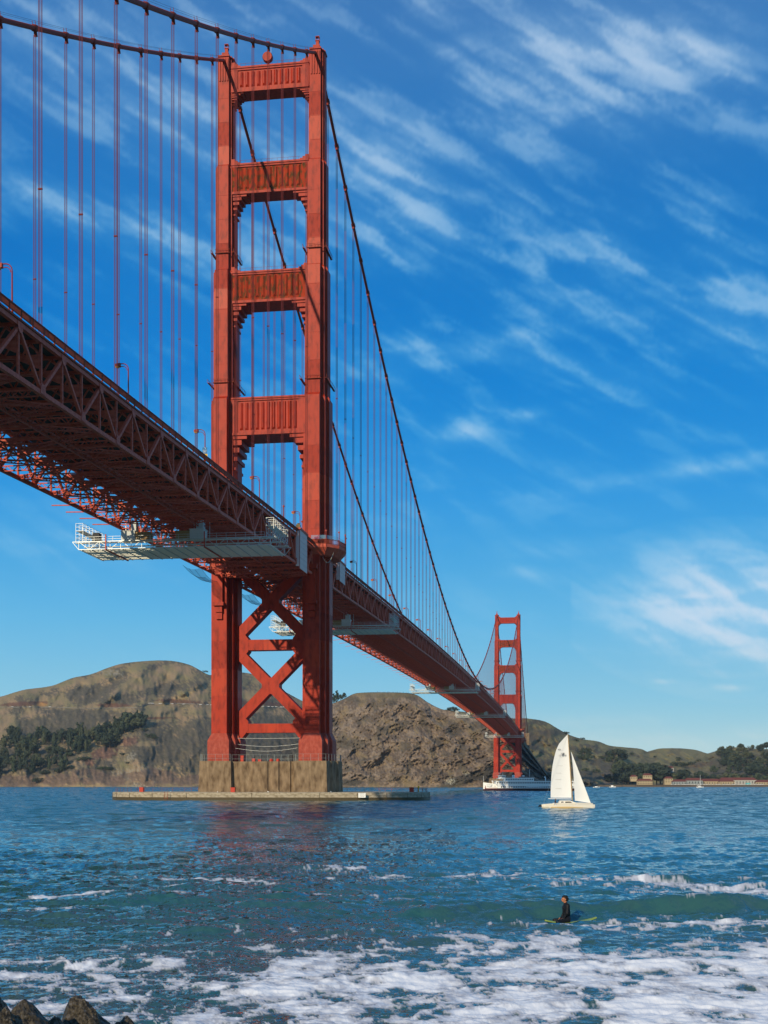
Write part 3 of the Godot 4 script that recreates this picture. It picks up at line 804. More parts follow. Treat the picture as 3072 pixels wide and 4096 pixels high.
func make_pier() -> void:
	var pier := base("tower_pier", Vector3.ZERO)
	tag(pier, "fluted brown concrete pier carrying the two legs of the near tower", "pier")
	for xs in [-1, 1]:
		var s := Shape.new()
		var rings := []
		for e in 2:
			var y: float = [-3.0, 11.2][e]
			var g := 0.45 * (1.0 - e)
			rings.append(PackedVector3Array([Vector3(xs * (9.4 - g), y, 11.6 + g), Vector3(xs * (18.6 + g), y, 11.6 + g), Vector3(xs * (18.9 + g), y, 8.2), Vector3(xs * (19.5 + g), y, 7.7), Vector3(xs * (19.7 + g), y, 3.6), Vector3(xs * (20.4 + g), y, 3.1),
				Vector3(xs * (20.4 + g), y, -3.1), Vector3(xs * (19.7 + g), y, -3.6), Vector3(xs * (19.5 + g), y, -7.7), Vector3(xs * (18.9 + g), y, -8.2), Vector3(xs * (18.6 + g), y, -11.6 - g), Vector3(xs * (9.4 - g), y, -11.6 - g)]))
		s.loft(rings)
		part(pier, "leg_block", s.mesh(), M.pier_concrete)
	var mid := Shape.new()
	var plan := []                                   # middle wall with shallow flutes
	for side in [1, -1]:
		var row := []
		for k in 13:
			var x := -9.6 + k * 1.6
			var bump: float = [0.0, 0.0, 0.1, 0.0, 0.5, 0.5, 1.1, 0.6, 1.0, 0.5, 0.5, 0.0, 0.0][k]
			row.append(Vector2(x, side * (10.1 + bump))); row.append(Vector2(x + [1.5, 1.5, 0.7, 1.5, 1.5, 0.8, 1.2, 1.0, 1.3, 0.9, 1.5, 1.5, 1.5][k], side * (10.1 + bump)))
		if side < 0: row.reverse()
		plan.append_array(row)
	var mr := []
	for y: float in [-3.0, 11.05]:
		var r := PackedVector3Array()
		for p: Vector2 in plan: r.append(Vector3(clampf(p.x, -9.7, 9.7), y, p.y))
		mr.append(r)
	mid.loft(mr)
	part(pier, "middle_wall", mid.mesh(), M.pier_concrete)
	for k in 5:
		var cone := Shape.new()
		var x := -2.0 + k * 1.55
		cone.hexa([Vector3(x - 0.9, 2.3, 10.2), Vector3(x + 0.9, 2.3, 10.2), Vector3(x + 0.9, 2.3, 11.6), Vector3(x - 0.9, 2.3, 11.6), Vector3(x - 0.1, 3.0, 10.2), Vector3(x + 0.1, 3.0, 10.2), Vector3(x + 0.1, 3.0, 11.0), Vector3(x - 0.1, 3.0, 11.0)])
		part(pier, "flute_foot", cone.mesh(), M.pier_concrete)
	# railing on top
	var pts := PackedVector3Array([Vector3(-9.6, 11.2, 11.3), Vector3(-18.4, 11.2, 11.3), Vector3(-20.2, 11.2, 3.0), Vector3(-20.2, 11.2, -3.0), Vector3(-18.4, 11.2, -11.3), Vector3(18.4, 11.2, -11.3), Vector3(20.2, 11.2, -3.0), Vector3(20.2, 11.2, 3.0), Vector3(18.4, 11.2, 11.3), Vector3(9.6, 11.2, 11.3), Vector3(9.4, 11.05, 10.0), Vector3(-9.4, 11.05, 10.0), Vector3(-9.6, 11.2, 11.3)])
	for k in pts.size() - 1:
		var r := Shape.new()
		var a := pts[k]; var b := pts[k + 1]
		for y: float in [1.0, 2.6]: r.bar(a + Vector3.UP * y * 0.75, b + Vector3.UP * y * 0.75, 0.04, 0.04)
		var n := maxi(1, int(a.distance_to(b) / 2.0))
		for q in n: r.bar(a.lerp(b, float(q) / n), a.lerp(b, float(q) / n) + Vector3.UP * 2.0, 0.06, 0.06)
		part(pier, "handrail", r.mesh(), M.wall_grey)
	for k in 3:
		var w := Shape.new()
		var path := PackedVector3Array()
		for q in 13:
			var f := q / 12.0
			path.append(Vector3(lerpf(-9.5, 9.0, f), [18.0, 16.2, 15.0][k] - [0.1, 0.7, 0.9][k] * sin(f * PI), 3.0 + k * 1.5))
		w.tube(path, [0.05], 5)
		part(pier, "slack_cable", w.mesh(), M.galvanized)
	for k in 6:
		var s := Shape.new()
		var x: float = [-7.0, -3.6, -1.8, 1.6, 3.6, 7.5][k]
		if k in [3, 4]: s.tube(PackedVector3Array([Vector3(0, 0.0, 0), Vector3(0, 0.5, 0), Vector3(0, 0.75, 0), Vector3(0, 0.9, 0)]), [0.5, 0.55, 0.4, 0.12], 14)
		else:
			s.span(-0.45, 0.45, 0, [1.7, 0.8, 0.6, 0, 0, 1.9][k], -0.4, 0.4)
			s.span(-0.52, 0.52, [1.7, 0.8, 0.6, 0, 0, 1.9][k], [1.78, 0.9, 0.7, 0, 0, 2.0][k], -0.46, 0.46)
		var o := thing_mesh(["equipment_cabinet", "winch_box", "winch_box", "mooring_drum", "mooring_drum", "equipment_cabinet"][k], s.mesh(), M.dark_grey if k == 5 else M.red_paint, Vector3(x, 11.05, 7.5))
		tag(o, ["upright red cabinet on the concrete pier beside the west leg's foot", "low red winch box on the pier top near the red cabinet", "smaller flat red box on the pier top between the winch box and drums", "round red mooring drum on the pier between the tower's legs", "round red mooring drum on the pier between the tower's legs", "dark cabinet on the pier beside the east leg's foot"][k], ["cabinet", "box", "box", "drum", "drum", "cabinet"][k], "red mooring drums on the pier" if k in [3, 4] else "")

	var fen := base("fender_wall", Vector3.ZERO)
	tag(fen, "low oval concrete fender ringing the near tower's pier at the waterline", "fender")
	var s1 := Shape.new()
	s1.loft([oval(46.6, 24.0, -2.5), oval(46.6, 24.0, 0.85)])
	part(fen, "wet_footing", s1.mesh(), M.wet_concrete)
	var s2 := Shape.new()
	s2.loft([oval(46.5, 23.92, 0.85), oval(46.5, 23.92, 1.33), oval(46.42, 23.85, 1.36), oval(46.42, 23.85, 1.40), oval(46.5, 23.92, 1.43), oval(46.5, 23.92, 2.15), oval(46.3, 23.7, 2.27)])
	part(fen, "fender_body", s2.mesh(), M.fender_concrete)
	var ring := oval(46.62, 24.04, 0)
	for k in range(0, 96, 4):
		var j := Shape.new()
		var p := ring[k]
		j.bar(p + Vector3.UP * 0.6, p + Vector3.UP * 2.1, 0.14, 0.05)
		part(fen, "joint_strip", j.mesh(), M.wet_concrete)
	# stained drain marks and ladders on the face
	for k in 2:
		var x: float = [-25.0, 17.5][k]
		var ld := Shape.new()
		for q in 2: ld.bar(Vector3(x + q * 0.9, 0.3, 24.0), Vector3(x + q * 0.9, 2.4, 24.0), 0.08, 0.08)
		for q in 6: ld.bar(Vector3(x, 0.5 + q * 0.32, 24.0), Vector3(x + 0.9, 0.5 + q * 0.32, 24.0), 0.05, 0.05)
		if k == 0: part(fen, "ladder", ld.mesh(), M.rail_paint)
	var plaque := Shape.new()
	plaque.span(29.7, 31.7, 0.85, 2.1, 22.4, 22.62)
	part(fen, "notice_board", plaque.mesh(), M.white_paint)
	for k in 3:
		var ln := Shape.new()
		ln.span(30.0, 31.4, 1.85 - k * 0.33, 1.93 - k * 0.33, 22.62, 22.625)
		part(fen, "notice_line", ln.mesh(), M.dark_grey)
	# rail on the rear edge
	var inner := oval(45.6, 23.0, 2.27)
	for k in 96:
		if k % 2: continue
		var a := inner[k]; var b := inner[(k + 2) % 96]
		if a.z > 8.0 and absf(a.x) < 44.0: continue
		var r := Shape.new()
		r.bar(a + Vector3.UP * 1.05, b + Vector3.UP * 1.05, 0.06, 0.06); r.bar(a + Vector3.UP * 0.55, b + Vector3.UP * 0.55, 0.05, 0.05)
		var n := maxi(1, int(a.distance_to(b) / 2.0))
		for q in n: r.bar(a.lerp(b, float(q) / n), a.lerp(b, float(q) / n) + Vector3.UP * 1.05, 0.07, 0.07)
		part(fen, "handrail", r.mesh(), M.rail_paint)
	for k in 3:
		var b := Shape.new()
		b.span(-0.6, 0.6, 0, 1.25, -0.5, 0.5)
		b.span(-0.68, 0.68, 1.25, 1.36, -0.58, 0.58)
		for xs in [-1, 1]: b.span(xs * 0.2, xs * 0.26, 0.1, 1.15, 0.5, 0.53)
		var o := thing_mesh("fender_cabinet", b.mesh(), M.red_paint, [Vector3(-36.5, 2.27, 10.0), Vector3(-6.2, 2.27, 20.6), Vector3(42.3, 2.27, 6.0)][k])
		tag(o, ["red equipment cabinet at the western end of the concrete fender", "small red cabinet on the fender in front of the west pier block", "red cabinet near the yellow lantern at the fender's eastern end"][k], "cabinet")
	var lan := base("navigation_lantern", Vector3(44.0, 2.27, 4.0))
	tag(lan, "yellow lantern post on the fender's eastern tip", "lantern")
	var l := Shape.new()
	l.tube(PackedVector3Array([Vector3(0, 0, 0), Vector3(0, 1.1, 0)]), [0.16, 0.14], 10)
	part(lan, "post", l.mesh(), M.sign_yellow)
	l = Shape.new()
	l.tube(PackedVector3Array([Vector3(0, 1.1, 0), Vector3(0, 1.15, 0), Vector3(0, 1.6, 0), Vector3(0, 1.75, 0)]), [0.12, 0.27, 0.24, 0.08], 12)
	part(lan, "lamp_head", l.mesh(), M.sign_yellow)
	# far pier under the north tower
	var np := base("shore_pier", Vector3(0, 0, -SPAN))
	tag(np, "plain concrete pier at the foot of the far tower beside the rock", "pier")
	var q := Shape.new()
	q.loft([oval(24.0, 14.0, -2.0, 32, 5.0), oval(23.4, 13.5, 11.2, 32, 5.0)])
	part(np, "pier_body", q.mesh(), M.pier_concrete)

# ---------------------------------------------------------------- travelling work platforms under the deck
func make_platform(z: float, y: float, near: bool, label: String) -> void:
	var p := base("work_platform", Vector3(0, y, z))
	tag(p, label, "platform", "work platforms hung under the deck")
	var dp := 14.0
	var n := 18 if near else 10
	for zz: float in [0.0, -dp]:
		var s := Shape.new()
		s.bar(Vector3(-23.7, 0, zz), Vector3(23.7, 0, zz), 0.16, 0.16); s.bar(Vector3(-22.2, -1.75, zz), Vector3(22.2, -1.75, zz), 0.16, 0.16)
		for k in n + 1:
			var x := lerpf(-22.2, 22.2, float(k) / n)
			s.bar(Vector3(x, 0, zz), Vector3(x, -1.75, zz), 0.1, 0.1)
			if k < n:
				var x2 := lerpf(-22.2, 22.2, (k + 1.0) / n)
				if k % 2 == 0: s.bar(Vector3(x, 0, zz), Vector3(x2, -1.75, zz), 0.1, 0.1)
				else: s.bar(Vector3(x, -1.75, zz), Vector3(x2, 0, zz), 0.1, 0.1)
		for xs in [-1, 1]: s.bar(Vector3(xs * 23.7, 0, zz), Vector3(xs * 22.2, -1.75, zz), 0.1, 0.1)
		part(p, "side_truss", s.mesh(), M.galvanized)
	var rows := 11 if near else 8
	for k in rows:
		var zz := -dp * (k + 0.5) / rows
		block(p, "floor_plank", Vector3(0, -1.75, zz), Vector3(44.4, 0.12, dp / rows * 0.56), M.planking)
	for k in rows:
		if k % 4 == 1: block(p, "deck_plank", Vector3(0, 0.02, -dp * (k + 0.5) / rows), Vector3(47.0, 0.1, dp / rows * 0.9), M.planking)
	for k in 19:
		var x := lerpf(-21.6, 21.6, k / 18.0)
		member(p, "joist", Vector3(x, -1.9, 0), Vector3(x, -1.9, -dp), 0.16, 0.16, M.galvanized)
	for xs in [-1, 1]:                        # scaffold stair towers at both ends
		var sc := Shape.new()
		var hgt := 4.2
		for zz in range(0, 8):
			for xx in 2:
				var x: float = xs * (22.9 - xx * 1.7)
				sc.bar(Vector3(x, 0, -zz * 2.0), Vector3(x, hgt, -zz * 2.0), 0.07, 0.07)
				if zz < 7:
					for lv in 5: sc.bar(Vector3(x, 0.9 + lv * 0.82, -zz * 2.0), Vector3(x, 0.9 + lv * 0.82, -zz * 2.0 - 2.0), 0.055, 0.055)
					sc.bar(Vector3(x, 0, -zz * 2.0), Vector3(x, 1.7, -zz * 2.0 - 2.0), 0.055, 0.055)
			for lv in 5: sc.bar(Vector3(xs * 22.9, 0.9 + lv * 0.82, -zz * 2.0), Vector3(xs * 21.2, 0.9 + lv * 0.82, -zz * 2.0), 0.055, 0.055)
		part(p, "scaffold_tower", sc.mesh(), M.galvanized)
		block(p, "scaffold_board", Vector3(xs * 22.05, 2.5, -7.0), Vector3(1.6, 0.1, 14.0), M.planking)
	var gr := Shape.new()
	for lv in 2: gr.bar(Vector3(-20.8, 0.55 + lv * 0.55, -0.1), Vector3(20.8, 0.55 + lv * 0.55, -0.1), 0.06, 0.06)
	for k in 20: gr.bar(Vector3(-20.8 + k * 2.19, 0, -0.1), Vector3(-20.8 + k * 2.19, 1.1, -0.1), 0.06, 0.06)
	part(p, "guard_rail", gr.mesh(), M.galvanized)
	for k in 2:
		var hx: float = [-11.0, 5.0][k]
		var hut := Shape.new()
		hut.span(hx - 1.6, hx + 1.6, 0.1, 2.3, -4.0, -1.0)
		hut.span(hx - 1.75, hx + 1.75, 2.3, 2.45, -4.1, -0.9)
		hut.span(hx + [0.5, -0.3][k], hx + [1.7, 1.3][k], 2.45, 4.4, -3.4, -1.6)
		for q in 3: hut.span(hx - 1.62, hx + 1.62, 0.6 + q * 0.55, 0.65 + q * 0.55, -1.0, -0.97)
		part(p, "hoist_cabin", hut.mesh(), M.hut_white)
		var cr := Shape.new()
		var cxx: float = hx + [3.4, -3.3][k]
		cr.span(cxx - 1.6, cxx + 1.6, 0.1, 2.1, -3.6, -1.2)
		for q in 2: cr.span(cxx - 1.62, cxx + 1.62, 0.7 + q * 0.7, 0.74 + q * 0.7, -1.2, -1.16)
		part(p, "plywood_crate", cr.mesh(), M.plywood)
		for q in 2:
			member(p, "hanger_rod", Vector3(hx + [-1.0, 2.6][q], 0.1, -2.5), Vector3(hx + [-1.0, 2.6][q], 4.6, -2.5), 0.12, 0.12, M.galvanized)
	if near:
		var tank := Shape.new()
		tank.span(-19.6, -18.0, 0.1, 2.2, -3.2, -1.6); tank.span(-19.4, -18.2, 2.2, 2.35, -3.0, -1.8)
		part(p, "generator_box", tank.mesh(), M.dark_grey)
		for k in 2:
			var pp := Shape.new()
			var x: float = [-15.7, 7.2][k]
			pp.bar(Vector3(x, 1.5, 0.35), Vector3(x, -2.0, 0.35), 0.22, 0.22); pp.bar(Vector3(x, -1.95, 0.35), Vector3(x, -1.95, -dp - 0.4), 0.3, 0.24)
			part(p, "hanger_frame", pp.mesh(), M.truss_paint)

func make_platforms() -> void:
	make_platform(94.0, 59.25, true, "silver scaffold platform under the deck just before the near tower")
	make_platform(-94.0, 62.5, true, "silver scaffold platform under the main span just past the near tower")
	make_platform(-492.0, 67.7, false, "silver scaffold platform under the deck before the middle of the main span")
	make_platform(-816.0, 67.6, false, "silver scaffold platform under the main span between its middle and the far tower")
	make_platform(-1202.0, 62.6, false, "silver scaffold platform hung just before the far tower's legs")

# ---------------------------------------------------------------- lamps, screens and nets on the bridge
func make_lamps() -> void:
	var proto := base("street_lamp", Vector3.ZERO)
	var s := Shape.new()
	s.tube(PackedVector3Array([Vector3(0, 0, 0), Vector3(0, 0.9, 0), Vector3(0, 0.95, 0), Vector3(0, 6.5, 0)]), [0.2, 0.19, 0.13, 0.1], 8)
	part(proto, "pole", s.mesh(), M.cable_paint)
	s = Shape.new()
	var arc := PackedVector3Array(); var arc2 := PackedVector3Array()
	for k in 8:
		var a := PI * 0.5 * k / 7.0
		arc.append(Vector3(-1.0 + 1.0 * cos(a), 6.5 + 1.0 * sin(a), 0)); arc2.append(Vector3(-0.95 + 0.75 * cos(a), 6.3 + 0.72 * sin(a), 0))
	arc.append(Vector3(-1.5, 7.5, 0)); arc2.append(Vector3(-1.5, 7.02, 0))
	s.tube(arc, [0.085], 6); s.tube(arc2, [0.06], 6)
	part(proto, "bracket_arm", s.mesh(), M.cable_paint)
	s = Shape.new()
	s.hexa([Vector3(-1.4, 6.95, -0.3), Vector3(-1.4, 6.95, 0.3), Vector3(-1.4, 7.62, 0.22), Vector3(-1.4, 7.62, -0.22), Vector3(-2.35, 7.08, -0.3), Vector3(-2.35, 7.08, 0.3), Vector3(-2.35, 7.5, 0.22), Vector3(-2.35, 7.5, -0.22)])
	var head := part(proto, "lamp_head", s.mesh(), M.faded_paint)
	s = Shape.new()
	s.hexa([Vector3(-1.6, 7.0, -0.26), Vector3(-1.6, 7.0, 0.26), Vector3(-2.32, 7.1, 0.26), Vector3(-2.32, 7.1, -0.26), Vector3(-1.7, 6.78, -0.2), Vector3(-1.7, 6.78, 0.2), Vector3(-2.25, 6.85, 0.2), Vector3(-2.25, 6.85, -0.2)])
	part(head, "lens", s.mesh(), M.lamp_lens)
	var names := ["red street lamp on the side span, the one farthest from the tower", "red street lamp on the side span, one before the lamp with a sign", "red street lamp on the side span carrying a blue and yellow sign", "red street lamp on the side span, second one before the tower", "red street lamp on the side span, last one before the tower"]
	for k in 26:
		var z := 206.0 - 46.3 * k
		var o: Node3D = proto if k == 0 else copy_of(proto, "street_lamp")
		o.position = Vector3(12.95, road(z), z)
		var label: String = names[k] if k < 5 else "small red street lamp along the railing of the long main span"
		tag(o, label, "lamp", "street lamps along the railing")
	# sign on the third lamp
	var z3 := 206.0 - 92.6
	var sg := base("call_sign", Vector3(12.95, road(z3) + 2.4, z3 + 0.16))
	tag(sg, "blue phone sign with a yellow plate below, fixed to a street lamp", "sign")
	var b := Shape.new()
	b.span(-0.5, 0.5, 0, 1.35, -0.02, 0.02)
	part(sg, "blue_plate", b.mesh(), M.sign_blue)
	b = Shape.new()
	b.span(-0.56, 0.56, -0.55, -0.03, -0.02, 0.02)
	part(sg, "yellow_plate", b.mesh(), M.sign_yellow)
	var k := 0
	for line: String in ["CALL 63", "TRAFFIC", "INFO"]:
		var tm := TextMesh.new()
		tm.text = line; tm.font_size = 24; tm.pixel_size = 0.0085; tm.depth = 0.01
		part(sg, "lettering", tm, M.white_paint, Transform3D(Basis(), Vector3(0, 0.74 - k * 0.27, 0.03)))
		k += 1
	b = Shape.new()
	var ph := PackedVector3Array()
	for q in 9: ph.append(Vector3(-0.17 * cos(PI * 0.25 + PI * q / 8.0), 1.12 + 0.17 * sin(PI * 0.25 + PI * q / 8.0), 0.03))
	b.tube(ph, [0.06, 0.03, 0.03, 0.03, 0.03, 0.03, 0.03, 0.03, 0.06], 6)
	part(sg, "phone_symbol", b.mesh(), M.white_paint)
	# ball-topped bollard lights round the viewing platform
	var ball := base("globe_lamp", Vector3.ZERO)
	s = Shape.new()
	s.tube(PackedVector3Array([Vector3(0, -0.6, 0), Vector3(0, 3.6, 0)]), [0.12, 0.1], 8)
	part(ball, "pole", s.mesh(), M.cable_paint)
	s = Shape.new()
	s.tube(PackedVector3Array([Vector3(0, 3.6, 0), Vector3(0, 3.66, 0), Vector3(0, 3.8, 0), Vector3(0, 3.95, 0), Vector3(0, 4.1, 0), Vector3(0, 4.17, 0)]), [0.08, 0.2, 0.29, 0.29, 0.2, 0.05], 12)
	part(ball, "globe", s.mesh(), M.faded_paint)
	var at := [Vector3(18.1, 0, 9.3), Vector3(21.1, 0, 5.4), Vector3(22.0, 0, 0.2), Vector3(21.2, 0, -5.3), Vector3(18.3, 0, -9.0), Vector3(14.3, 0, 47.0), Vector3(14.3, 0, 24.5)]
	for q in at.size():
		var o: Node3D = ball if q == 0 else copy_of(ball, "globe_lamp")
		o.position = at[q] + Vector3.UP * (road(at[q].z) + 0.05)
		tag(o, "ball-topped red post on the balcony round the east leg" if q < 5 else "ball-topped red post on the side span railing before the tower", "lamp", "globe lamps round the tower balcony" if q < 5 else "globe lamps on the side span railing")
	# sheeting hung at the expansion joints on both sides of the tower
	for q in 2:
		var z: float = [24.6, -34.6][q]
		var hgt: float = [10.6, 6.2][q]
		var sh := base("containment_screen", Vector3(14.75, road(z) + 0.9 - hgt, z))
		tag(sh, ["pale tiled weather screen hung on the truss before the tower", "pale hanging sheet roll on the truss just past the tower"][q], "screen")
		var nr := 7 if q == 0 else 4
		for r in nr:
			for c in 2:
				block(sh, "panel", Vector3(0, hgt * (r + 0.5) / nr, (c - 0.5) * 4.6), Vector3(0.12, hgt / nr - 0.07, 4.52), M.sheeting)
		block(sh, "side_panel", Vector3(-0.5, hgt * 0.5, 5.4), Vector3(0.9, hgt * 0.9, 0.15), M.sheeting)
		block(sh, "header", Vector3(-0.1, hgt + 0.2, 0), Vector3(0.8, 0.5, 10.4), M.truss_paint)
		block(sh, "backing", Vector3(-0.16, hgt * 0.5, 0), Vector3(0.12, hgt, 9.2), M.truss_paint)
	var ub := Shape.new()
	ub.span(-0.5, 0.5, 0, 0.9, -0.7, 0.7); ub.span(-0.3, 0.3, 0.9, 1.3, -0.4, 0.4)
	tag(thing_mesh("plywood_box", ub.mesh(), M.plywood, Vector3(14.3, road(29.0) + 1.35, 29.0)), "tan wooden box perched on the railing above the pale screen", "box")
	# hanging cloth and hoses under the balcony
	var hose := Shape.new()
	var hp := PackedVector3Array()
	for q in 14: hp.append(Vector3(17.0 + q * 0.25, road(0) - 2.6 - 2.2 * sin(q / 13.0 * PI) - 1.2 * (1.0 - q / 13.0), 9.0))
	hose.tube(hp, [0.03, 0.03, 0.04, 0.05, 0.06, 0.08, 0.10, 0.12, 0.13, 0.12, 0.10, 0.08, 0.06, 0.05], 7)
	tag(thing_mesh("hanging_tarp", hose.mesh(), M.wall_grey), "grey tarp looped below the balcony round the east leg", "tarp")
	# safety nets slung west of the deck
	for q in 2:
		var zc: float = [14.0, -44.0][q]
		var net := Shape.new()
		for i in 8:
			for j in 4:
				var f := func(a: float, c: float) -> Vector3:
					return Vector3(-14.2 - 5.2 * c, road(zc) - 8.4 - 1.7 * sin(a * PI) * (1.0 - 0.3 * c) - 0.8 * sin(c * PI) + 0.9 * c, zc - 11.0 + 22.0 * a)
				net.quad(f.call(i / 8.0, j / 4.0), f.call((i + 1) / 8.0, j / 4.0), f.call((i + 1) / 8.0, (j + 1) / 4.0), f.call(i / 8.0, (j + 1) / 4.0), Vector3.DOWN)
		var nn := base("safety_net", Vector3.ZERO)
		tag(nn, ["sagging blue safety net under the deck's west edge before the tower", "sagging blue safety net under the deck's west edge past the tower"][q], "net")
		part(nn, "netting", net.mesh(), M.net_sheet)
		var rp := Shape.new()
		for c in 4:
			var path := PackedVector3Array()
			for i in 13:
				var a := i / 12.0
				var cc := c / 3.0
				path.append(Vector3(-14.2 - 5.2 * cc, road(zc) - 8.42 - 1.7 * sin(a * PI) * (1.0 - 0.3 * cc) - 0.8 * sin(cc * PI) + 0.9 * cc, zc - 11.0 + 22.0 * a))
			rp.tube(path, [0.05], 4, false)
		part(nn, "net_rope", rp.mesh(), M.net_blue)
	# bent outriggers for the net along the far side of the main span
	for q in 34:
		var z := -70.0 - q * PANEL
		member(bridge, "net_outrigger", Vector3(-14.0, road(z) - 8.2, z), Vector3(-18.2, road(z) - 8.5, z), 0.16, 0.16, M.truss_paint)
	for q in 4:
		var z := 118.0 - q * PANEL * 0.5
		member(bridge, "net_outrigger", Vector3(-14.0, road(z) - 8.2, z), Vector3(-18.5, road(z) - 8.1, z), 0.2, 0.2, M.truss_paint)

# ---------------------------------------------------------------- hills
class Hill:
	var u0 := 0.0
	var u1 := 0.0
	var cols := 0
	var rows := 0
	var ridge := []
	var shore := []
	var top := []
	var power := 1.35
	var rough := 40.0
	var scale := 1.0
	var sharp := false
	var spurs := []
	func fold(u: float, v: float) -> float:        # spurs towards the viewer, gullies away
		var sum := 0.0
		for s: Array in spurs:
			var a := Vector2(s[0], s[1]); var d := Vector2(s[2], s[3]) - a; var p := Vector2(u, v) - a
			var q: float = p.distance_to(d * clampf(p.dot(d) / d.length_squared(), 0.0, 1.0)) / s[4]
			if q < 2.5: sum += s[5] * exp(-q * q)
		return sum
	var nz := FastNoiseLite.new()
	var fine := FastNoiseLite.new()
	func along(list: Array, u: float) -> float:
		if u <= list[0][0]: return list[0][1]
		for i in list.size() - 1:
			if u <= list[i + 1][0]:
				var t: float = (u - list[i][0]) / (list[i + 1][0] - list[i][0])
				if i > 0 and i < list.size() - 2:      # smooth through the listed points
					var p0: float = list[i - 1][1]; var p1: float = list[i][1]; var p2: float = list[i + 1][1]; var p3: float = list[i + 2][1]
					var m1: float = (p2 - p0) / (list[i + 1][0] - list[i - 1][0]) * (list[i + 1][0] - list[i][0])
					var m2: float = (p3 - p1) / (list[i + 2][0] - list[i][0]) * (list[i + 1][0] - list[i][0])
					var t2 := t * t; var t3 := t2 * t
					return (2 * t3 - 3 * t2 + 1) * p1 + (t3 - 2 * t2 + t) * m1 + (-2 * t3 + 3 * t2) * p2 + (t3 - t2) * m2
				return lerpf(list[i][1], list[i + 1][1], t)
		return list[-1][1]

func hill_distance(h: Hill, u: float, t: float) -> float:
	var a: float = h.along(h.shore, u)
	var b: float = h.along(h.top, u)
	var d := a + (b - a) * pow(t, h.power)
	var win := clampf(t * 8.0, 0.0, 1.0) * clampf((1.0 - t) * 7.0 + 0.12, 0.0, 1.0)
	var w := h.nz.get_noise_2d(u * h.scale, t * 260.0 * h.scale)
	if h.sharp:
		var y := t * 300.0
		w = (0.36 - absf(h.nz.get_noise_2d((u + y * 0.8) * 0.62, (y - u * 0.35) * 1.15))) * 1.3 + 0.36 * (0.3 - absf(h.fine.get_noise_2d((u + y * 0.9) * 0.5, (y * 0.8 - u * 0.5) * 1.3)))
	else: w = w * 1.5 + 0.34 * h.fine.get_noise_2d(u * 1.2, t * 330.0)
	if h.spurs.size() > 0: d -= h.fold(u, hill_row(h, u, t)) * clampf((1.0 - t) * 9.0, 0.0, 1.0)
	return d - h.rough * w * win
func hill_row(h: Hill, u: float, t: float) -> float:     # photograph row of the slope at t
	var foot := HORIZON + (EYE.y + 1.5) * FOCAL / h.along(h.shore, u)
	return lerpf(foot, h.along(h.ridge, u) + 0.7 * h.fine.get_noise_1d(u * 4.0), t)
func hill_point(h: Hill, u: float, v: float) -> Vector3:  # where the slope is seen at that column and row
	var foot := HORIZON + (EYE.y + 1.5) * FOCAL / h.along(h.shore, u)
	var t := clampf((v - foot) / (h.along(h.ridge, u) - foot), 0.0, 1.0)
	return from_pixel(u, v, hill_distance(h, u, t))
func make_hill(called: String, h: Hill, paint: Callable) -> void:
	var back := 5
	var nr := h.rows + back
	var pos := PackedVector3Array(); pos.resize((h.cols + 1) * (nr + 1))
	var col := PackedColorArray(); col.resize(pos.size())
	var nor := PackedVector3Array(); nor.resize(pos.size())
	for i in h.cols + 1:
		var u := lerpf(h.u0, h.u1, float(i) / h.cols)
		for j in nr + 1:
			var p: Vector3
			var t := minf(1.0, float(j) / h.rows)
			var v := hill_row(h, u, t)
			p = from_pixel(u, v, hill_distance(h, u, t))
			if j > h.rows:                            # the far side falls away
				var q := float(j - h.rows) / back
				p += AHEAD * 420.0 * q + Vector3.DOWN * p.y * 0.9 * q * q
			pos[i * (nr + 1) + j] = p
			col[i * (nr + 1) + j] = paint.call(u, v, t, p)
	for i in h.cols + 1:
		for j in nr + 1:
			var a := pos[maxi(i - 1, 0) * (nr + 1) + j]; var b := pos[mini(i + 1, h.cols) * (nr + 1) + j]
			var c := pos[i * (nr + 1) + maxi(j - 1, 0)]; var d := pos[i * (nr + 1) + mini(j + 1, nr)]
			var n := (b - a).cross(d - c)
			nor[i * (nr + 1) + j] = n.normalized()
	var ix := PackedInt32Array()
	for i in h.cols:
		for j in nr:
			var a := i * (nr + 1) + j
			var b := a + nr + 1
			ix.append(a); ix.append(a + 1); ix.append(b); ix.append(b); ix.append(a + 1); ix.append(b + 1)
	var ar := []
	ar.resize(Mesh.ARRAY_MAX)
	ar[Mesh.ARRAY_VERTEX] = pos; ar[Mesh.ARRAY_NORMAL] = nor; ar[Mesh.ARRAY_COLOR] = col; ar[Mesh.ARRAY_INDEX] = ix
	var m := ArrayMesh.new()
	m.add_surface_from_arrays(Mesh.PRIMITIVE_TRIANGLES, ar)
	structure(called, m, M.hillside)

var west_hill: Hill
var bluff: Hill
var east_hill: Hill
var tint := FastNoiseLite.new()
var speck := FastNoiseLite.new()
func blob(u: float, v: float, cu: float, cv: float, ru: float, rv: float, lean := 0.0) -> float:
	if absf(u - cu) > ru * 2.0: return -9.0
	var x := (u - cu) / ru; var y := (v - cv - lean * (u - cu)) / rv
	return 1.0 - (x * x + y * y)

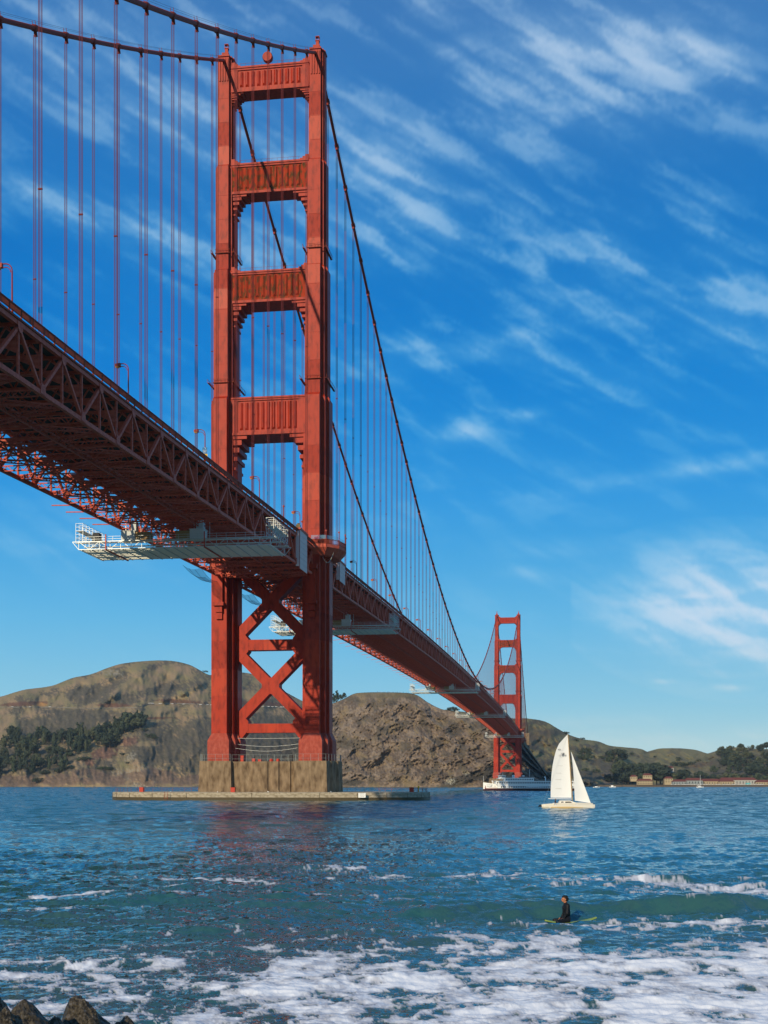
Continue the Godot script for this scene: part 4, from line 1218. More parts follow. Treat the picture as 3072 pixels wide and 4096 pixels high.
func paint_west(u: float, v: float, t: float, p: Vector3) -> Color:
	var n := tint.get_noise_2d(u * 1.0, v * 1.6)
	var s := speck.get_noise_2d(u * 1.3, v * 2.0)
	var grass := Color(0.37, 0.26, 0.145).lerp(Color(0.29, 0.235, 0.115), 0.5 + 1.4 * n)
	var brush := Color(0.095, 0.086, 0.060).lerp(Color(0.16, 0.132, 0.090), 0.5 + 1.3 * s)
	var k := smooth(-0.12, 0.16, tint.get_noise_2d(u * 0.55 + 300, v * 1.1) + 0.55 * s - 0.10)
	for b: Array in [[663, 2752, 44, 52, 0], [300, 2780, 40, 34, 0.3], [420, 2765, 110, 24, -0.5], [545, 2755, 130, 26, -0.62], [500, 2800, 60, 22, 0], [330, 2865, 190, 30, 0], [900, 2990, 300, 130, 0], [640, 2990, 170, 80, 0], [200, 2910, 240, 50, 0], [1150, 2950, 200, 110, 0], [120, 3040, 200, 70, 0]]:
		k = maxf(k, smooth(-0.15, 0.35, blob(u, v, b[0], b[1], b[2], b[3], b[4]) + 0.9 * s + 0.5 * n) * 0.92)
	for b: Array in [[30, 2920, 60, 70, 0], [520, 2870, 90, 14, -0.35], [650, 2860, 90, 16, -0.35], [600, 2720, 160, 40, -0.3], [590, 2975, 60, 14, 0]]:
		k *= 1.0 - 0.85 * smooth(0.0, 0.5, blob(u, v, b[0], b[1], b[2], b[3], b[4]) + 0.4 * s)
	var c := grass.lerp(brush, k)
	for b: Array in [[455, 2832 - 10, 80, 9, 0.02], [720, 2806, 100, 10, 0.05], [100, 2815, 110, 10, -0.04], [1010, 2812, 200, 9, 0.05], [620, 2872, 90, 5, 0.0]]:
		c = c.lerp(Color(0.17, 0.075, 0.045), 0.8 * smooth(0.0, 0.4, blob(u, v, b[0], b[1], b[2], b[3], b[4]) + 0.5 * s))
	c = c.lerp(Color(0.46, 0.25, 0.09), smooth(0.1, 0.5, blob(u, v, 167, 2818, 24, 9) + 0.6 * s))
	for b: Array in [[415, 3014, 62, 26, -0.12], [512, 2965, 44, 20, -0.1], [360, 3050, 22, 16, 0]]:
		c = c.lerp(Color(0.28, 0.155, 0.10).lerp(Color(0.16, 0.09, 0.06), 0.5 + 1.4 * s), smooth(0.0, 0.35, blob(u, v, b[0], b[1], b[2], b[3], b[4]) + 0.9 * s))
	for b: Array in [[525, 3025, 24, 20, -0.6], [450, 3130, 34, 22, 0], [570, 3140, 70, 12, -0.1], [560, 3098, 120, 34, 0], [455, 2692, 50, 14, 0.1]]:
		c = c.lerp(Color(0.36, 0.32, 0.24), 0.8 * smooth(0.25, 0.55, blob(u, v, b[0], b[1], b[2], b[3], b[4]) * 0.5 + 1.1 * speck.get_noise_2d(u * 2.6, v * 2.2)))
	for b: Array in [[60, 3125, 130, 24, 0], [240, 3120, 110, 26, 0], [420, 3118, 120, 26, 0], [600, 3110, 140, 34, 0], [760, 3120, 120, 24, 0], [330, 3090, 60, 16, 0]]:      # bare earth of the sea cliff
		c = c.lerp(Color(0.16, 0.105, 0.07).lerp(Color(0.25, 0.165, 0.115), 0.5 + 1.5 * s), 0.85 * smooth(-0.1, 0.3, blob(u, v, b[0], b[1], b[2], b[3], b[4]) + 1.2 * n + 0.6 * s))
	return c

func paint_bluff(u: float, v: float, t: float, p: Vector3) -> Color:
	var s := speck.get_noise_2d(u * 1.5, v * 1.5)
	var n := tint.get_noise_2d(u * 1.4 + 90, v * 1.4)
	var c := Color(0.155, 0.115, 0.085).lerp(Color(0.32, 0.24, 0.17), clampf(0.45 + 1.3 * n + 1.2 * s, 0, 1))
	c = c.lerp(Color(0.10, 0.085, 0.06), smooth(0.05, 0.35, tint.get_noise_2d(u * 0.9 + 700, v * 0.9)) * 0.7)
	c = c.lerp(Color(0.27, 0.20, 0.11), 0.7 * smooth(0.15, 0.5, tint.get_noise_2d(u * 1.1, v * 1.1 + 900)))
	c = c.lerp(Color(0.17, 0.14, 0.075), 0.7 * smooth(0.1, 0.5, blob(u, v, 1540, 2778, 150, 16) + 0.9 * s))      # dry grass on the flat summit
	for b: Array in [[1870, 3115, 120, 26, -0.3], [1990, 3100, 80, 40, 0], [1400, 3130, 70, 14, 0]]:      # dark rock outcrops by the water
		c = c.lerp(Color(0.075, 0.068, 0.055), 0.85 * smooth(0.1, 0.4, blob(u, v, b[0], b[1], b[2], b[3], b[4]) + 0.8 * n + 0.5 * s))
	c = c.lerp(Color(0.55, 0.52, 0.40), smooth(0.35, 0.7, blob(u, v, 1800, 3124, 22, 14) * 0.6 + 1.6 * speck.get_noise_2d(u * 5.0, v * 5.0)))
	c = c.lerp(Color(0.55, 0.52, 0.40), smooth(0.35, 0.7, blob(u, v, 1865, 3092, 14, 10) * 0.6 + 1.6 * speck.get_noise_2d(u * 5.0, v * 5.0)))
	return c

func paint_east(u: float, v: float, t: float, _p: Vector3) -> Color:
	var s := speck.get_noise_2d(u * 1.6, v * 2.6)
	var n := tint.get_noise_2d(u * 1.6 + 500, v * 2.4)
	var grass := Color(0.29, 0.24, 0.115).lerp(Color(0.24, 0.215, 0.095), 0.5 + n)
	var brush := Color(0.11, 0.10, 0.066).lerp(Color(0.16, 0.13, 0.085), 0.5 + s)
	var k := smooth(-0.05, 0.2, tint.get_noise_2d(u * 1.1 + 40, v * 2.2) + 0.5 * s + (0.1 if u < 2450 else -0.1) + 0.35 * smooth(3030, 3090, v))
	if u > 2560 and u < 2860: k *= 0.6
	if u > 2840: k = maxf(k, smooth(2990, 3050, v + 40 * s))
	var c := grass.lerp(brush, k)
	if u < 2240: c = c.lerp(Color(0.15, 0.105, 0.062), smooth(0.0, 0.5, blob(u, v, 2080, 2950, 150, 60) + 0.5 * s) * 0.7)
	c = c.lerp(Color(0.26, 0.19, 0.13), smooth(0.1, 0.6, blob(u, v, 2430, 3115, 22, 34) + 0.9 * s))
	c = c.lerp(Color(0.15, 0.10, 0.07), 0.7 * smooth(0.0, 0.5, blob(u, v, 2800, 3060, 60, 12, -0.15) + 0.5 * s))
	return c

func make_hills() -> void:
	tint.seed = 4; tint.frequency = 0.012; tint.fractal_octaves = 4
	speck.seed = 14; speck.frequency = 0.05; speck.fractal_octaves = 3
	var hm := mat("hillside", Color.WHITE, 0.95)
	hm.vertex_color_use_as_albedo = true
	tri_tex(hm, noise_tex(0.06, 77, [[0.0, lin(0.42, 0.42, 0.42)], [0.45, lin(0.85, 0.85, 0.85)], [1.0, lin(1, 1, 1)]], 512), Vector3(38, 38, 38))
	hm.normal_enabled = true
	hm.normal_texture = bump_tex(0.04, 78, 10.0)
	hm.normal_scale = 1.0
	west_hill = Hill.new()
	west_hill.u0 = -460; west_hill.u1 = 1480; west_hill.cols = 430; west_hill.rows = 105
	west_hill.ridge = [[-460, 2850], [-200, 2826], [0, 2787], [93, 2760], [207, 2743], [290, 2712], [363, 2697], [441, 2668], [492, 2654], [600, 2643], [690, 2644], [760, 2660], [800, 2681], [840, 2700], [900, 2692], [962, 2689], [1025, 2702], [1097, 2744], [1150, 2772], [1215, 2806], [1300, 2830], [1400, 2850], [1480, 2860]]
	west_hill.shore = [[-460, 1980], [300, 1900], [900, 1860], [1480, 1900]]
	west_hill.top = [[-460, 2700], [300, 2760], [700, 2800], [860, 2650], [1000, 2760], [1480, 2600]]
	west_hill.spurs = [[600, 2655, 451, 2780, 20, 46], [451, 2780, 400, 2815, 18, 34], [726, 2665, 648, 2795, 18, 44], [850, 2705, 736, 2769, 15, 40], [736, 2769, 655, 2803, 14, 32], [518, 2700, 363, 2790, 20, -40], [669, 2715, 638, 2785, 18, -40], [259, 2733, 200, 2790, 20, 32], [330, 2745, 296, 2795, 18, -30], [695, 2831, 518, 2878, 16, 38], [620, 2848, 440, 2895, 13, -24], [100, 2770, 40, 2900, 26, 30], [180, 2780, 160, 2820, 20, -26], [960, 2695, 900, 2800, 22, 40], [1060, 2735, 1010, 2800, 20, 34], [800, 2860, 660, 3040, 30, 20], [700, 2930, 600, 3050, 24, -14], [960, 2850, 860, 3090, 34, 18], [1130, 2840, 1060, 3080, 38, 18]]
	west_hill.rough = 34.0; west_hill.scale = 1.0
	west_hill.nz.seed = 8; west_hill.nz.frequency = 0.0055; west_hill.nz.fractal_octaves = 3
	west_hill.fine.seed = 9; west_hill.fine.frequency = 0.035; west_hill.fine.fractal_octaves = 3
	make_hill("hill", west_hill, paint_west)
	bluff = Hill.new()
	bluff.u0 = 1230; bluff.u1 = 2225; bluff.cols = 340; bluff.rows = 120
	bluff.ridge = [[1230, 2850], [1290, 2828], [1330, 2814], [1376, 2795], [1413, 2776], [1441, 2771], [1516, 2769], [1632, 2772], [1669, 2781], [1711, 2809], [1762, 2835], [1817, 2847], [1887, 2872], [1960, 2880], [2040, 2900], [2090, 2950], [2130, 3015], [2180, 3085], [2225, 3144]]
	bluff.shore = [[1230, 1850], [1400, 1800], [1700, 1740], [1950, 1690], [2080, 1705], [2225, 1790]]
	bluff.top = [[1230, 2080], [1500, 1960], [1800, 1880], [2050, 1830], [2225, 1800]]
	bluff.power = 1.1; bluff.rough = 32.0; bluff.scale = 1.0; bluff.sharp = true
	bluff.nz.seed = 21; bluff.nz.frequency = 0.0075; bluff.nz.fractal_octaves = 4; bluff.nz.fractal_gain = 0.42
	bluff.nz.domain_warp_enabled = true; bluff.nz.domain_warp_amplitude = 40.0; bluff.nz.domain_warp_frequency = 0.008
	bluff.fine.seed = 22; bluff.fine.frequency = 0.045; bluff.fine.fractal_octaves = 4
	make_hill("rocky_bluff", bluff, paint_bluff)
	east_hill = Hill.new()
	east_hill.u0 = 1780; east_hill.u1 = 3560; east_hill.cols = 330; east_hill.rows = 64
	east_hill.ridge = [[1780, 2838], [1860, 2848], [1960, 2862], [2052, 2873], [2112, 2874], [2182, 2887], [2232, 2915], [2274, 2938], [2331, 2956], [2394, 2966], [2437, 2982], [2500, 2989], [2564, 2996], [2596, 3008], [2628, 2996], [2663, 2993], [2733, 2994], [2783, 3000], [2840, 3015], [2870, 3006], [2931, 2990], [2988, 2992], [3072, 2996], [3300, 2985], [3560, 3010]]
	east_hill.shore = [[1780, 1900], [2200, 1900], [2420, 1900], [2560, 2060], [3560, 2060]]
	east_hill.top = [[1780, 2300], [2100, 2350], [2400, 2480], [2600, 2640], [2750, 2640], [2900, 2560], [3560, 2500]]
	east_hill.power = 1.2; east_hill.rough = 45.0
	east_hill.nz.seed = 31; east_hill.nz.frequency = 0.008; east_hill.nz.fractal_octaves = 3
	east_hill.fine.seed = 32; east_hill.fine.frequency = 0.04; east_hill.fine.fractal_octaves = 3
	make_hill("eastern_hill", east_hill, paint_east)
	# flat waterfront below the eastern hill
	var s := Shape.new()
	var lo := PackedVector3Array(); var hi := PackedVector3Array()
	var edge := [[2360, 1905.0], [2500, 1880.0], [2760, 1850.0], [3072, 1860.0], [3560, 1880.0], [3560, 2200.0], [2440, 2200.0], [2380, 2000.0]]
	for e: Array in edge:
		var p := from_pixel(e[0], HORIZON, e[1])
		lo.append(Vector3(p.x, -2.0, p.z)); hi.append(Vector3(p.x, 3.0, p.z))
	s.loft([lo, hi])
	structure("waterfront", s.mesh(), M.shore_earth)
	# road cut along the western hill
	var rd := Shape.new()
	var way := [[-120, 2832], [0, 2829], [150, 2828], [230, 2829], [330, 2833], [430, 2832], [545, 2831], [590, 2818], [700, 2813], [850, 2818], [1000, 2826], [1210, 2832]]
	var last := []
	for k in 133:
		var u := -110.0 + k * 10.0
		var v := 0.0
		for i in way.size() - 1:
			if u >= way[i][0] and u <= way[i + 1][0]: v = lerpf(way[i][1], way[i + 1][1], (u - way[i][0]) / (way[i + 1][0] - way[i][0]))
		var p := hill_point(west_hill, u, v) - AHEAD * 3.0 + Vector3.UP * 0.4
		var now := [p, p + AHEAD * 9.0, p + AHEAD * 9.0 + Vector3.DOWN * 6.0, p + Vector3.DOWN * 1.0]
		if last.size() > 0: rd.hexa([last[0], last[1], last[2], last[3], now[0], now[1], now[2], now[3]])
		last = now
	structure("road", rd.mesh(), M.pale_road)

# ---------------------------------------------------------------- trees, houses, cars on the far shore
var crowns := []
func make_tree_shapes() -> void:
	for kind in 5:
		rng.seed = 100 + kind
		var s := Shape.new()
		var lobes := []
		if kind < 2:                                    # broad cypress or oak
			for k in 9: lobes.append([Vector3(rng.randf_range(-0.32, 0.32), rng.randf_range(0.35, 0.85), rng.randf_range(-0.32, 0.32)), rng.randf_range(0.14, 0.26)])
		elif kind < 4:                                  # tall conifer, tiers narrowing upwards
			for k in 10:
				var y := 0.18 + 0.082 * k
				var w := 0.30 * (1.0 - k / 10.5)
				lobes.append([Vector3(rng.randf_range(-0.1, 0.1), y, rng.randf_range(-0.1, 0.1)), w])
		else:                                           # round shrub
			for k in 8: lobes.append([Vector3(rng.randf_range(-0.4, 0.4), rng.randf_range(0.15, 0.6), rng.randf_range(-0.4, 0.4)), rng.randf_range(0.18, 0.3)])
		for l: Array in lobes:
			for k in 46:
				var d := Vector3(rng.randfn(), rng.randfn(), rng.randfn()).normalized()
				var r: float = l[1] * rng.randf_range(0.65, 1.12)
				var p: Vector3 = l[0] + Vector3(d.x, d.y * 0.75, d.z) * r
				var a := d.cross(Vector3(rng.randfn(), rng.randfn(), rng.randfn())).normalized()
				var b := d.cross(a)
				var q := rng.randf_range(0.035, 0.075)
				s.tri(p + a * q, p - a * q * 0.6 + b * q, p - a * q * 0.5 - b * q, d + Vector3.UP * 0.3)
				s.tri(p + b * q + d * q * 0.5, p - b * q * 0.7 - d * q * 0.4, p - a * q * 0.9, d + Vector3.UP * 0.3)
		var tr := Shape.new()
		tr.tube(PackedVector3Array([Vector3(0, -0.12, 0), Vector3(0.01, 0.25, 0), Vector3(0.0, 0.6, 0.01)]), [0.035, 0.026, 0.01], 6)
		for k in 4:
			var an := k * 1.7
			tr.tube(PackedVector3Array([Vector3(0, 0.22 + k * 0.07, 0), Vector3(cos(an) * 0.2, 0.45 + k * 0.07, sin(an) * 0.2)]), [0.014, 0.005], 4)
		crowns.append([s.mesh(), tr.mesh()])
func tree(called: String, kind: int, at: Vector3, tall: float, wide: float, leaf: String, label: String, category: String, group: String) -> void:
	var o := base(called, at, rng.randf() * TAU)
	o.scale = Vector3(wide, tall, wide)
	part(o, "crown", crowns[kind][0], M[leaf])
	part(o, "trunk", crowns[kind][1], M.bark)
	tag(o, label, category, group)

func make_trees() -> void:
	make_tree_shapes()
	rng.seed = 7
	# the dark grove on the western hill: photograph column and row of the foot, height in metres
	var rows := [[[0, 3080], [60, 3085], [115, 3082]], [[10, 3040], [70, 3045], [130, 3050], [185, 3070], [240, 3068]], [[20, 2990], [80, 3000], [135, 3010], [200, 3020], [255, 3030]], [[75, 2960], [60, 2950], [165, 2970], [205, 2965], [230, 2975], [160, 2950], [250, 2955], [120, 2985]], [[290, 2990], [320, 2995], [340, 2970], [365, 2965], [385, 2950], [410, 2955], [430, 2940], [300, 2965], [320, 2950]], [[440, 2965], [455, 2955], [470, 2940], [490, 2925], [510, 2915], [530, 2905], [545, 2910], [570, 2905], [555, 2895], [480, 2905], [500, 2898]], [[445, 2980], [425, 2975], [310, 3010], [340, 3000]]]
	for r: Array in rows:
		for p: Array in r:
			for q in 4:
				var u: float = p[0] + rng.randf_range(-24, 24)
				var v: float = p[1] + rng.randf_range(-8, 12)
				var kind := 2 + rng.randi() % 2 if rng.randf() < 0.45 else rng.randi() % 2
				var tall := rng.randf_range(16, 27)
				tree("grove_tree", kind, hill_point(west_hill, u, v), tall, tall * rng.randf_range(0.75, 1.0) * (0.75 if kind > 1 else 1.05), ["leaf_dark", "leaf_dark", "leaf_mid", "leaf_olive"][rng.randi() % 4], "dark evergreen tree in the dense grove on the western hillside", "tree", "trees of the western grove")
	for p: Array in [[235, 2960, 13], [140, 2990, 12], [190, 3045, 14], [215, 3035, 10], [285, 2935, 10], [80, 2990, 8]]:
		tree("pale_tree", 1, hill_point(west_hill, p[0], p[1]), p[2], p[2] * 0.9, "leaf_grey", "pale grey bare-looking tree among the dark grove trees", "tree", "pale trees in the western grove")
	for p: Array in [[580, 2925, 10], [600, 2950, 13], [615, 2956, 9], [335, 3045, 14], [345, 3040, 11], [285, 3075, 9], [420, 3080, 11], [405, 3078, 9], [440, 3078, 8], [490, 3022, 8], [155, 3130, 14], [180, 3098, 9], [265, 3080, 14], [240, 3090, 13], [175, 3095, 12], [515, 3055, 6], [535, 2930, 8], [820, 2690, 8], [425, 2812, 5]]:
		tree("hillside_bush", 4, hill_point(west_hill, p[0], p[1]), p[2] * 0.8, p[2] * 1.25, "leaf_dark" if rng.randf() < 0.6 else "leaf_mid", "single dark bush on the open slope beside the western grove", "bush", "bushes of the western slope")
	for p: Array in [[1225, 2806, 14], [1335, 2808, 15], [1347, 2806, 19], [1362, 2802, 11], [1376, 2797, 12]]:
		tree("ridge_tree", 2 if p[2] > 13 else 0, (hill_point(bluff, p[0], p[1]) if p[0] > 1300 else hill_point(west_hill, p[0], p[1])) + Vector3.DOWN, p[2], p[2] * 0.8, "leaf_dark", "small tree on the saddle between the western hill and the bluff", "tree", "trees on the saddle")
	for p: Array in [[1800, 2843, 8], [1815, 2843, 9], [1828, 2846, 7]]:
		tree("shoulder_bush", 4, hill_point(bluff, p[0], p[1]), p[2], p[2] * 1.2, "leaf_dark", "dark bush on the rocky bluff's shoulder towards the far tower", "bush", "bushes on the bluff's shoulder")
	# eastern shore
	for p: Array in [[2460, 3040, 30], [2475, 3030, 26], [2450, 3050, 18], [2330, 3040, 16], [2345, 3010, 14], [2340, 3025, 18], [2350, 3040, 15], [2415, 3035, 7], [2405, 3035, 8], [2712, 3040, 9], [2718, 3045, 8], [2794, 3047, 8], [2622, 3030, 6], [2768, 3060, 11], [2705, 3065, 14], [2725, 3068, 14], [2345, 3085, 9], [2385, 3090, 9], [2525, 3020, 8], [2285, 3060, 8], [2305, 2965, 8], [2260, 2935, 7], [2270, 2938, 8], [2330, 2958, 6]]:
		tree("slope_bush", 4, hill_point(east_hill, p[0], p[1]), p[2] * 0.95, p[2] * 1.2, "leaf_dark" if rng.randf() < 0.5 else "leaf_mid", "dark bush dotted on the green slope above the waterfront", "bush", "bushes on the eastern slope")
	for k in 46:
		var u := 2440.0 + 13.5 * k + rng.randf_range(-6, 6)
		if (u > 2655 and u < 2685): continue
		var tall := rng.randf_range(16, 27)
		if u > 2580 and u < 2665: tall = rng.randf_range(25, 34)
		if u > 2830: tall = rng.randf_range(14, 20)
		var far := 2010.0 + rng.randf_range(-20, 40)
		var p := from_pixel(u, HORIZON, far)
		tree("waterfront_tree", rng.randi() % 2, Vector3(p.x, 3.0, p.z), tall, tall * rng.randf_range(0.95, 1.2), ["leaf_dark", "leaf_dark", "leaf_mid", "leaf_olive"][rng.randi() % 4], "round dark tree standing behind the red-roofed waterfront houses", "tree", "trees behind the waterfront")
	for k in 30:
		var u := 2455.0 + 6.0 * k + rng.randf_range(-6, 6)
		tree("lower_slope_tree", rng.randi() % 2, hill_point(east_hill, u, rng.randf_range(3082, 3105)), rng.randf_range(13, 20), rng.randf_range(14, 22), "leaf_dark" if rng.randf() < 0.6 else "leaf_mid", "rounded tree in the belt at the foot of the eastern slope", "tree", "trees at the slope's foot")
	# wooded hill at the right edge
	for k in 170:
		var u := rng.randf_range(2845, 3400)
		var f := k / 170.0
		var top: float = east_hill.along(east_hill.ridge, u)
		var v := lerpf(top + 4.0, 3105.0, f) + rng.randf_range(-5, 5)
		if u < 2890 and v > 3030 and v < 3085: continue
		var tall := rng.randf_range(12, 18)
		tree("hill_wood_tree", rng.randi() % 2, hill_point(east_hill, u, v) + Vector3.DOWN * 1.0, tall, tall * rng.randf_range(1.0, 1.4), ["leaf_dark", "leaf_dark", "leaf_mid", "leaf_olive"][rng.randi() % 4], "dark tree of the wood covering the hill behind the waterfront sheds", "tree", "trees of the eastern wood")

func house(called: String, u: float, far: float, wide: float, tall: float, deep: float, wall: String, label: String, windows: int, storeys := 1, y0 := 3.0, roof := 0.0, at := Vector3.INF) -> void:
	var p := from_pixel(u, HORIZON, far)
	var o := base(called, Vector3(p.x, y0, p.z) if at == Vector3.INF else at, YAW)
	tag(o, label, "house")
	var s := Shape.new()
	s.span(-wide * 0.5, wide * 0.5, -3.0, tall, -deep * 0.5, deep * 0.5)
	part(o, "wall", s.mesh(), M[wall])
	var r := roof if roof > 0.0 else deep * 0.32
	s = Shape.new()
	var e := 0.5
	s.hexa([Vector3(-wide * 0.5 - e, tall, -deep * 0.5 - e), Vector3(wide * 0.5 + e, tall, -deep * 0.5 - e), Vector3(wide * 0.5 + e, tall, deep * 0.5 + e), Vector3(-wide * 0.5 - e, tall, deep * 0.5 + e),
		Vector3(-wide * 0.5 + deep * 0.3, tall + r, -0.1), Vector3(wide * 0.5 - deep * 0.3, tall + r, -0.1), Vector3(wide * 0.5 - deep * 0.3, tall + r, 0.1), Vector3(-wide * 0.5 + deep * 0.3, tall + r, 0.1)])
	part(o, "roof", s.mesh(), M.roof_red)
	for q in storeys:
		for k in windows:
			block(o, "window", Vector3(-wide * 0.5 + wide * (k + 0.5) / windows, tall * (q + 0.5) / storeys + 0.1, deep * 0.5 + 0.03), Vector3(minf(1.1, wide / windows * 0.5), tall / storeys * 0.48, 0.1), M.window_dark)

func make_waterfront() -> void:
	house("red_roofed_house", 2578, 1920, 22, 6.0, 9, "wall_cream", "long cream two-storey house with red roof at the water's edge", 9, 2)
	house("red_roofed_house", 2588, 1990, 14, 4.0, 9, "wall_cream", "cream gabled house with red roof above the long two-storey house", 4, 1, 13.5)
	house("red_roofed_house", 2534, 1985, 10, 4.4, 8, "wall_cream", "small cream house with steep red roof on the bank at the slope's foot", 3, 1, 11.0)
	house("red_roofed_house", 2592, 2030, 6, 3.2, 6, "wall_pale", "small pale house peeping out between trees above the gabled house", 2, 1, 27.0)
	house("red_roofed_house", 2675, 2035, 14, 4.4, 8, "wall_pale", "grey upper house between two tall dark trees", 4, 1, 25.0)
	house("red_roofed_house", 2673, 1950, 12, 6.4, 9, "wall_cream", "narrow cream house with tiered red roof beside the tall trees", 3, 2, 6.0)
	house("waterfront_shed", 2716, 1925, 20, 4.8, 10, "wall_grey", "grey-green shed at the start of the waterfront row", 5)
	house("waterfront_shed", 2772, 1935, 26, 6.4, 12, "wall_grey", "grey shed with a broad red roof behind the moored sailboat", 6)
	house("waterfront_shed", 2840, 1940, 30, 5.2, 12, "wall_cream", "cream shed with long red roof between the grey shed and the kiosk", 8)
	house("waterfront_shed", 2905, 1930, 22, 4.8, 11, "wall_cream", "cream waterfront shed beside the turquoise kiosk", 6)
	house("waterfront_shed", 2950, 1980, 56, 7.2, 12, "wall_pale", "longest pale building with high red roof behind the sheds", 12)
	house("waterfront_shed", 3050, 1940, 22, 4.0, 10, "wall_cream", "cream shed standing alone beyond the kiosk at the end of the row", 6)
	var kp := from_pixel(2992, HORIZON, 1910)
	var k := base("kiosk", Vector3(kp.x, 3.0, kp.z), YAW)
	tag(k, "small turquoise kiosk among the waterfront sheds", "kiosk")
	var s := Shape.new()
	s.span(-3.2, 3.2, 0, 3.0, -2, 2)
	part(k, "wall", s.mesh(), M.turquoise)
	s = Shape.new()
	s.span(-3.6, 3.6, 3.0, 3.4, -2.4, 2.4)
	part(k, "roof", s.mesh(), M.wall_pale)
	var pr := base("timber_pier", Vector3.ZERO)
	tag(pr, "long dark timber pier along the eastern waterfront", "pier")
	var a := from_pixel(2540, HORIZON, 1845); var b := from_pixel(2760, HORIZON, 1835)
	a.y = 2.2; b.y = 2.2
	member(pr, "pier_deck", a, b, 6.0, 0.8, M.bark)
	for q in 24:
		var c := a.lerp(b, q / 23.0)
		member(pr, "pile", c + Vector3.DOWN * 4.0, c, 0.5, 0.5, M.bark)
	# parked cars
	var car := base("parked_car", Vector3.ZERO)
	s = Shape.new()
	s.hexa([Vector3(-2.2, 0.35, -0.9), Vector3(2.2, 0.35, -0.9), Vector3(2.2, 0.35, 0.9), Vector3(-2.2, 0.35, 0.9), Vector3(-2.15, 0.95, -0.85), Vector3(2.15, 0.9, -0.85), Vector3(2.15, 0.9, 0.85), Vector3(-2.15, 0.95, 0.85)])
	part(car, "body", s.mesh(), M.white_paint)
	s = Shape.new()
	s.hexa([Vector3(-1.7, 0.92, -0.82), Vector3(1.1, 0.92, -0.82), Vector3(1.1, 0.92, 0.82), Vector3(-1.7, 0.92, 0.82), Vector3(-1.3, 1.5, -0.65), Vector3(0.4, 1.5, -0.65), Vector3(0.4, 1.5, 0.65), Vector3(-1.3, 1.5, 0.65)])
	part(car, "cabin", s.mesh(), M.window_dark)
	for xs in [-1.35, 1.35]:
		for zs in [-0.85, 0.85]:
			s = Shape.new()
			s.tube(PackedVector3Array([Vector3(xs, 0.33, zs - 0.1), Vector3(xs, 0.33, zs + 0.1)]), [0.33], 10)
			part(car, "wheel", s.mesh(), M.black_paint)
	var n := 0
	rng.seed = 51
	for q in 20:
		var u: float = [598, 606, 612, 640, 648, 735, 803, 200, 120, 50, 1040, 1052, 1075, 1090, 1105, 1125, 1135, 690, 830, 845][q]
		var o: Node3D = car if q == 0 else copy_of(car, "parked_car")
		var v := 2829.0
		if u > 580: v = 2815.0 + (u - 600.0) * 0.028
		o.position = hill_point(west_hill, u, v) - AHEAD * 1.0 + Vector3.UP * 0.42
		o.rotation.y = YAW + rng.randf_range(-0.15, 0.15)
		tag(o, "white car on the road cut across the western hillside", "car", "cars on the hillside road")
	for q in 30:
		var u := 2690.0 + q * 12.5 + rng.randf_range(-4, 4)
		var o := copy_of(car, "parked_car")
		var p := from_pixel(u, HORIZON, 1872.0 + rng.randf_range(0, 10))
		o.position = Vector3(p.x, 3.0, p.z)
		o.rotation.y = YAW + rng.randf_range(-0.1, 0.1) + (PI * 0.5 if rng.randf() < 0.4 else 0.0)
		tag(o, "car parked along the waterfront in front of the sheds", "car", "cars parked on the waterfront")
	# bridge approach: concrete pylon on the far shore
	var py := base("concrete_pylon", Vector3(0, 0, -SPAN - 250.0))
	tag(py, "grey concrete pylon where the far side span meets the hill", "pylon")
	s = Shape.new()
	for xs in [-1, 1]: s.span(xs * 10.5, xs * 18.0, -5, 78, -6, 6)
	part(py, "shaft", s.mesh(), M.pier_concrete)
	s = Shape.new()
	s.span(-10.5, 10.5, 40, 58, -5, 5)
	part(py, "cross_wall", s.mesh(), M.wall_grey)
	for xs in [-1, 1]: block(py, "pilaster", Vector3(xs * 14.25, 36, 6.2), Vector3(3.0, 80, 0.4), M.pier_concrete)

# ---------------------------------------------------------------- water
var w1 := FastNoiseLite.new()
var w2 := FastNoiseLite.new()
var w3 := FastNoiseLite.new()
var w4 := FastNoiseLite.new()
var fo := FastNoiseLite.new()
var fc := FastNoiseLite.new()
var fl := FastNoiseLite.new()
var fr_ := FastNoiseLite.new()
# breaking swells near the shore: where along the shore, how far out, half length, half width, height, slant
var swells := [[10.5, 46.8, 5.5, 1.25, 0.78, 0.02], [3.0, 46.0, 3.5, 1.3, 0.42, 0.0], [-5.2, 41.0, 2.2, 1.2, 0.40, 0.05], [-1.5, 40.0, 2.6, 1.2, 0.28, -0.05], [16.0, 40.5, 5.0, 1.8, 0.42, -0.1], [2.0, 37.6, 4.5, 1.4, 0.34, 0.12], [8.0, 33.0, 5.0, 1.2, 0.30, -0.12], [13.0, 29.5, 4.0, 1.0, 0.32, -0.2], [0.5, 31.0, 4.0, 1.1, 0.20, 0.1], [-6.0, 33.5, 4.0, 1.2, 0.22, 0.04], [5.5, 27.5, 3.5, 0.8, 0.24, 0.15], [-8.0, 51.0, 6.0, 2.0, 0.25, 0.0], [-3.0, 58.0, 9.0, 2.5, 0.22, 0.03], [14.0, 62.0, 10.0, 2.6, 0.24, -0.02]]
